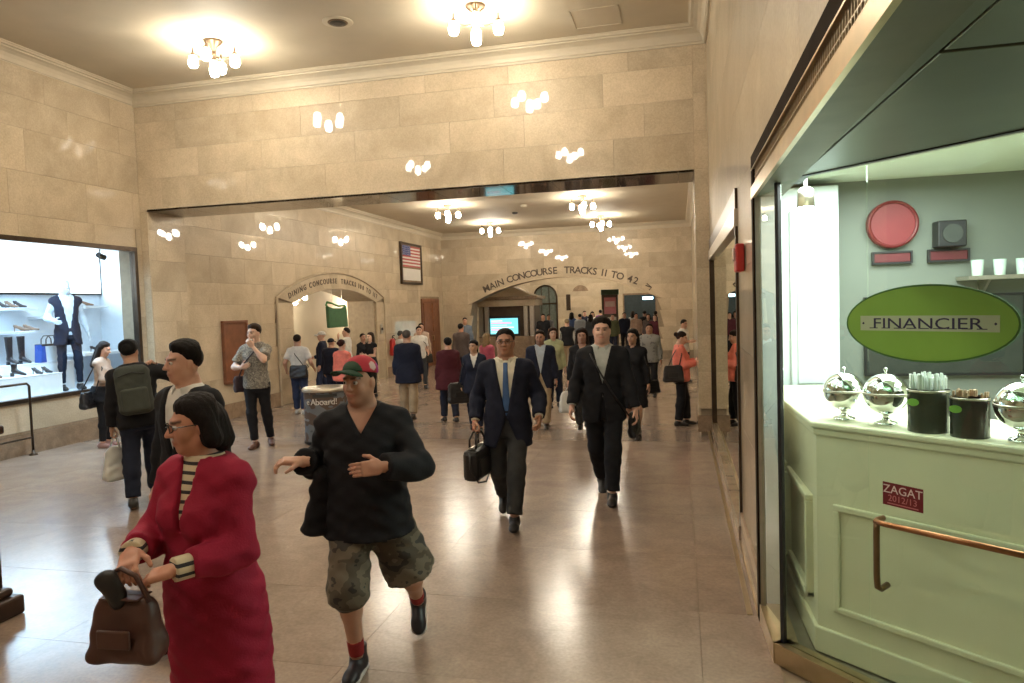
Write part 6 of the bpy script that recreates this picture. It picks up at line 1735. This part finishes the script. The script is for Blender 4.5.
# ---- crowd in the lobby
crowd = [(-5.05, 34.0, 170, BLUE, DJEAN, .0, 1.80), (-4.75, 36.5, 20, NAVY, BLK, .01, 1.84), (-4.55, 33.2, 190, PALEB, JEAN, .0, 1.74), (-4.20, 35.2, 10, WHT, DGREY, .02, 1.80), (-4.05, 37.5, 200, PURPLE, BLK, .0, 1.86),
         (-2.42, 32.4, 10, NAVY, BLK, .0, 1.76), (-2.15, 34.2, 160, WHT, JEAN, .05, 1.78), (-1.85, 31.6, 15, BEIGE, DGREY, .0, 1.72), (-1.58, 33.6, 185, BLK, BLK, .0, 1.80), (-1.30, 30.8, 0, TAUPE, DJEAN, .03, 1.70),
         (-1.05, 32.8, 175, BLK, DGREY, .0, 1.78), (-.98, 29.6, -10, MAROON, BLK, .0, 1.68), (-3.80, 31.2, 185, DGREY, BLK, .0, 1.72), (-2.75, 30.2, 5, OLIVE, DJEAN, .0, 1.74), (-6.0, 33.0, 30, GREY, DJEAN, .0, 1.76)]
names_c = {id(BLUE): 'blue shirt', id(NAVY): 'navy jacket', id(PALEB): 'pale blue shirt', id(WHT): 'white shirt', id(PURPLE): 'purple top', id(BEIGE): 'beige top', id(BLK): 'black jacket', id(TAUPE): 'brown grey jacket', id(MAROON): 'maroon top', id(DGREY): 'charcoal jacket', id(OLIVE): 'olive jacket', id(GREY): 'grey sweater'}
side = ['left of the pink poster', 'right of the pink poster']
for i, (x, y, a, tm, lm, hr, H_) in enumerate(crowd):
    f = make_fig(H_, 'm' if i % 3 else 'f', w=1.05, ankL=(.09, -.12 if i % 2 else 0, .085), ankR=(-.09, .12 if i % 2 else 0, .09))
    way = 'facing us' if abs(a) < 60 else 'from behind'
    extra = {8: ' by the passage', 10: ' near the pier'}.get(i, '')
    person('distant walker in a %s %s, %s%s' % (names_c[id(tm)], side[0 if x < -3.1 else 1], way, extra), (x, y, -.28), D2R(a), f, 30, skin=SK1 if i % 2 else SK2, hair='short' if i % 3 else 'bob', hair_c=(.015 + hr, .011 + hr*.7, .009 + hr*.5),
           clothes=[top(tm, t=.02, hem=-.12, ease=.012, name='top'), legs(lm)], group='distant walkers in the lobby')
# ---- mannequin in the shop window
f = make_fig(1.86, 'm', w=.88, ankL=(.13, -.02, .085), ankR=(-.10, .06, .085), wrL=(.30, .02, .90), wrR=(-.22, -.16, 1.10), head=(.1, 0, 0))
MANN = principled('mannequin_white', (.62, .66, .70), .35, noise=.03)
mq = person('pale mannequin in a dark waistcoat and skinny trousers', (-10.02, 9.92, .785), D2R(62), f, 13, hair='none', skin_m=MANN, name='mannequin', group=None, clothes=[top(cloth('shirt_bluewhite', (.60, .66, .72)), t=.010, hem=-.06, name='shirt'), top(NAVY, t=.022, hem=-.22, sleeve=0, v=(.10, .0, .55), open=(.10, .02), name='waistcoat', flare=.02, neck=.075), legs(DJEAN, t=.006, flare=.002)])
mq[0]['category'] = 'mannequin'
if 'group' in mq[0]: del mq[0]['group']

# ================================================================== THINGS PEOPLE CARRY
LEATHER = principled('bag_black', (.014, .012, .013), .38, noise=.12); BROWNB = principled('bag_brown', (.075, .030, .022), .45, noise=.15)
def soft_bag(name, label, top_c, w, d, h, rz, m, straps, cat='bag', taper=.75, parts=True, res=.011, sag=0.0, group=None):
    """soft bag hanging from top_c (world); straps: list of world polylines"""
    o = Vector(top_c) - Vector((0, 0, h)); e = empty(name, tuple(o), rz)
    def fn(P):
        z = np.clip(P[:, 2]/h, 0, 1); s = taper + (1 - taper)*(1 - z)**.6
        Q = np.stack([P[:, 0]/s, P[:, 1]/(s*(1 - .45*z)), P[:, 2]], 1)
        return rbox(Q, V3(0, 0, h/2), (w/2, d/2, h/2), min(w, d, h)*.32)*.7 + fold(P, .004, 4)
    V_, Q_ = mesh_field(fn, (-w/2-.03, -d/2-.03, -.02), (w/2+.03, d/2+.03, h+.02), res); np_object('bag_body', V_, Q_, m, e)
    if parts:
        MB().box((-w*taper*.42, -d*.28, h*.955), (w*taper*.42, d*.28, h*.985)).build('zip_band', m, e, bevel=.004)
        MB().box((-w*.22, -d*.53, h*.30), (w*.22, -d*.44, h*.58)).build('front_pocket', m, e, bevel=.012)
    inv = (Matrix.Translation(o) @ Matrix.Rotation(rz, 4, 'Z')).inverted()
    for s in straps: MB().tube([tuple(inv @ Vector(p)) for p in s], .009, 7).build('strap', m, e, smooth=True)
    tag(e, label, cat, group); return e
def grip(P, left): 
    b, g, W, D = P
    wr, fr = (g.wrL, g.hL) if left else (g.wrR, g.hR)
    return W(wr + fr[0]*.095 + fr[1]*.022)
# brown bag of the red-coated woman
b, g, W, D = P_red
c = W((-.06, -.37, 1.05)); 
soft_bag('shoulder_bag', 'soft brown leather bag held in front of the red coat', tuple(c), .29, .15, .24, D2R(4), BROWNB, [[W((-.16, -.36, 1.03)), W((-.11, -.385, 1.13)), W((-.05, -.39, 1.155)), W((.01, -.38, 1.13)), W((.05, -.36, 1.03))]], 'handbag', .62, res=.010)
gl_ = empty('dark_glove', tuple(W((-.10, -.41, 1.11))), D2R(-4))
V_, Q_ = mesh_field(lambda P: smin(ell(P, V3(0, 0, 0), (.05, .03, .04)), ell(P, V3(.03, .01, -.06), (.035, .028, .05)), .03) + fold(P, .004, 1), (-.09, -.07, -.13), (.1, .07, .07), .008); np_object('glove_body', V_, Q_, LEATHER, gl_)
MB().tube([(.0, 0, -.02), (.03, .01, -.09), (.04, .02, -.13)], .012, 6).build('glove_finger', LEATHER, gl_, smooth=True)
tag(gl_, 'dark gloves held in the hands of the woman in red', 'gloves')
# briefcase
q = grip(P_tie, False)
bc = empty('briefcase', (q.x, q.y, q.z - .42), D2R(84))
MB().box((-.19, -.075, 0), (.19, .075, .28)).build('case_body', LEATHER, bc, bevel=.045)
MB().box((-.14, -.088, .04), (.14, -.072, .20)).build('front_pocket', LEATHER, bc, bevel=.01)
MB().box((-.18, -.012, .29), (.18, .012, .30)).build('zip_band', M_STEEL, bc)
for y in (-.03, .03): MB().tube([(-.10, y, .28), (-.10, y, .36), (-.06, y*.5, .415), (.06, y*.5, .415), (.10, y, .36), (.10, y, .28)], .010, 8).build('handle', LEATHER, bc, smooth=True)
MB().tube([(-.185, 0, .26), (-.215, -.02, .12), (-.17, -.07, .0), (.0, -.075, -.03), (.18, -.06, .05), (.2, 0, .26)], .008, 6).build('shoulder_strap', LEATHER, bc, smooth=True)
tag(bc, 'black leather briefcase in the hand of the man with the tie', 'briefcase')
# bag strap across the tall man in black
b, g, W, D = P_m2
st = [W(g.T(-.135, .02, .535)), W(g.T(-.10, -.12, .48)), W(g.T(-.02, -.165, .33)), W(g.T(.10, -.165, .12)), W(g.T(.235, -.06, -.10)), W(g.T(.30, .10, -.18))]
soft_bag('satchel', 'black satchel on a thin strap worn by the tall man in black', tuple(W(g.T(.285, .16, -.10))), .30, .09, .26, D2R(80), LEATHER, [st], 'bag', .95)
# grey backpack
b, g, W, D = P_bp
o = W(g.T(0, .215, .06)); bpk = empty('backpack', tuple(o), D2R(-141))
BPM = cloth('pack_grey', (.060, .068, .058), .8)
k = g.R
def bpf(P):
    Q = P @ k
    return rbox(Q, V3(0, 0, .23), (.165, .095, .255), .075) + fold(P, .004, 1)
V_, Q_ = mesh_field(bpf, (-.25, -.25, -.1), (.25, .25, .56), .012); np_object('pack_body', V_*g.s, Q_, BPM, bpk)
def bpp(P):
    Q = P @ k
    return rbox(Q, V3(0, .095, .12), (.130, .04, .125), .035)
V_, Q_ = mesh_field(bpp, (-.22, -.1, -.1), (.22, .25, .35), .011); np_object('front_pocket', V_*g.s, Q_, BPM, bpk)
MB().tube([tuple(k @ V3(-.12, .095, .37)), tuple(k @ V3(0, .108, .40)), tuple(k @ V3(.12, .095, .37))], .006, 6).build('zip_line', M_BLACK, bpk)
inv = (Matrix.Translation(o) @ Matrix.Rotation(D2R(-141), 4, 'Z')).inverted()
for s in (-1, 1): MB().tube([tuple(inv @ W(g.T(s*.09, .13, .47))), tuple(inv @ W(g.T(s*.11, .06, .555))), tuple(inv @ W(g.T(s*.12, -.09, .50))), tuple(inv @ W(g.T(s*.13, -.15, .35))), tuple(inv @ W(g.T(s*.16, -.06, .17))), tuple(inv @ W(g.T(s*.13, .13, .08)))], .016, 7, flat=.4).build('shoulder_strap', BPM, bpk, smooth=True)
tag(bpk, 'grey green backpack on the back of the man by the shop window', 'backpack')
PLASTIC = principled('plastic_white', (.62, .62, .58), .35, noise=.06, nscale=20)
q = grip(P_bp, True)
soft_bag('plastic_bag', 'white plastic shopping bag hanging beside the backpack man', (q.x, q.y, q.z - .10), .27, .17, .36, D2R(-120), PLASTIC, [[(q.x-.06, q.y, q.z-.12), (q.x-.02, q.y, q.z-.02), (q.x, q.y, q.z+.005), (q.x+.02, q.y, q.z-.02), (q.x+.06, q.y, q.z-.12)]], 'shopping bag', .45, False)
q = grip(P_wl, False)
soft_bag('plastic_bag', 'white plastic bag held by the curly haired woman in black', (q.x-.05, q.y, q.z - .06), .28, .16, .36, .3, PLASTIC, [[(q.x-.08, q.y, q.z-.08), (q.x-.03, q.y, q.z), (q.x+.02, q.y, q.z-.08)]], 'shopping bag', .5, False, res=.016)
b, g, W, D = P_pink
soft_bag('shoulder_bag', 'black shoulder bag of the woman at the shop window', tuple(W(g.T(-.24, .12, .02))), .34, .13, .26, D2R(100), LEATHER, [[W(g.T(-.26, .22, .0)), W(g.T(-.20, .07, .36)), W(g.T(-.135, .02, .545)), W(g.T(-.17, -.08, .40)), W(g.T(-.25, .0, .0))]], 'handbag', .8, res=.016)
def phone(P, label, two=True):
    b, g, W, D = P
    c = W((g.wrL + g.wrR)/2 + (g.hL[0] + g.hR[0])*.05 + V3(0, -.02, .035)); e = empty('mobile_phone', tuple(c), b.rotation_euler.z)
    e.rotation_euler = (-.9, 0, b.rotation_euler.z)
    MB().box((-.036, -.005, -.068), (.036, .005, .068)).build('phone_case', M_WHITE, e, bevel=.004); MB().box((-.032, .005, -.058), (.032, .006, .058)).build('phone_screen', M_BLACK, e)
    tag(e, label, 'phone')
phone(P_pink, 'phone held by the woman at the shop window'); phone(P_or, 'phone held by the woman in the coral jacket')
b, g, W, D = P_ph
cp = empty('paper_cup', tuple(W(g.wrL + g.hL[0]*.075 + g.hL[1]*.045 - V3(0, 0, .03))))
MB().lathe([(.027, -.05), (.036, .05), (.037, .055)], seg=14).build('cup_wall', WHT, cp, smooth=True); MB().lathe([(.038, .053), (.038, .06), (.03, .065)], seg=14).build('cup_lid', M_WHITE, cp, smooth=True)
tag(cp, 'paper cup at the mouth of the man in the patterned shirt', 'cup')
soft_bag('messenger_bag', 'dark bag on a strap at the hip of the patterned shirt man', tuple(W(g.T(-.23, .02, .10))), .26, .09, .24, D2R(60), principled('bag_plum', (.04, .025, .035), .5, noise=.15), [[W(g.T(-.24, -.05, .08)), W(g.T(-.10, -.135, .30)), W(g.T(.03, -.125, .44)), W(g.T(.11, .01, .545)), W(g.T(.03, .14, .40)), W(g.T(-.22, .06, .08))]], 'bag', .9, res=.014)
b, g, W, D = P_wt
soft_bag('messenger_bag', 'black messenger bag across the back of the white tee man', tuple(W(g.T(-.05, .20, .17))), .40, .12, .28, D2R(195), LEATHER, [[W(g.T(-.18, .18, .12)), W(g.T(.03, .15, .40)), W(g.T(.11, .02, .545)), W(g.T(.02, -.14, .38)), W(g.T(-.2, -.1, .1)), W(g.T(-.20, .14, .08))]], 'bag', .9, res=.018)
q = grip(P_ma, False)
soft_bag('tote_bag', 'boxy black bag carried by the person in the maroon coat', (q.x, q.y, q.z - .06), .42, .16, .34, D2R(20), LEATHER, [[(q.x-.1, q.y, q.z-.1), (q.x-.04, q.y, q.z+.01), (q.x+.04, q.y, q.z+.01), (q.x+.1, q.y, q.z-.1)]], 'bag', .95, res=.016)
b, g, W, D = P_as
soft_bag('tote_bag', 'large dark tote on the arm of the woman in the navy cardigan', tuple(W(g.T(-.29, -.02, .03))), .44, .16, .36, D2R(30), LEATHER, [[W(g.T(-.30, -.12, .0)), W(g.T(-.24, -.08, .30)), W(g.T(-.15, .02, .535)), W(g.T(-.24, .09, .30)), W(g.T(-.30, .08, .0))]], 'handbag', .85, res=.016)
b, g, W, D = P_or
soft_bag('shoulder_bag', 'large black shoulder bag of the woman in the coral jacket', tuple(W(g.T(-.27, .14, .22))), .38, .13, .30, D2R(4), LEATHER, [[W(g.T(-.27, .24, .17)), W(g.T(-.24, .13, .42)), W(g.T(-.16, .03, .565)), W(g.T(-.24, -.02, .42)), W(g.T(-.27, .04, .17))]], 'handbag', .72, res=.014)
b, g, W, D = P_wr
soft_bag('shoulder_bag', 'black bag swinging behind the dark haired woman', tuple(W(g.T(.27, .12, .0))), .28, .10, .20, D2R(40), LEATHER, [[W(g.T(.26, .18, -.02)), W(g.T(.20, .08, .35)), W(g.T(.15, .02, .54)), W(g.T(.20, -.06, .35)), W(g.T(.27, .05, -.02))]], 'handbag', .9, res=.018)
b, g, W, D = P_ve
soft_bag('shoulder_bag', 'black bag at the side of the man in the dark vest', tuple(W(g.T(.27, .0, .08))), .34, .14, .38, D2R(90), LEATHER, [[W(g.T(.27, .08, .06)), W(g.T(.2, .06, .4)), W(g.T(.15, .02, .55)), W(g.T(.2, -.06, .4)), W(g.T(.27, -.08, .06))]], 'bag', .9, False, res=.03)
b, g, W, D = P_ws
soft_bag('shoulder_bag', 'dark bag on the shoulder strap near the wooden door', tuple(W(g.T(.25, .02, .04))), .30, .12, .26, D2R(60), LEATHER, [[W(g.T(.25, -.08, .02)), W(g.T(.14, -.135, .35)), W(g.T(-.10, .0, .56)), W(g.T(.05, .14, .38)), W(g.T(.25, .1, .02))]], 'bag', .9, False, res=.03)
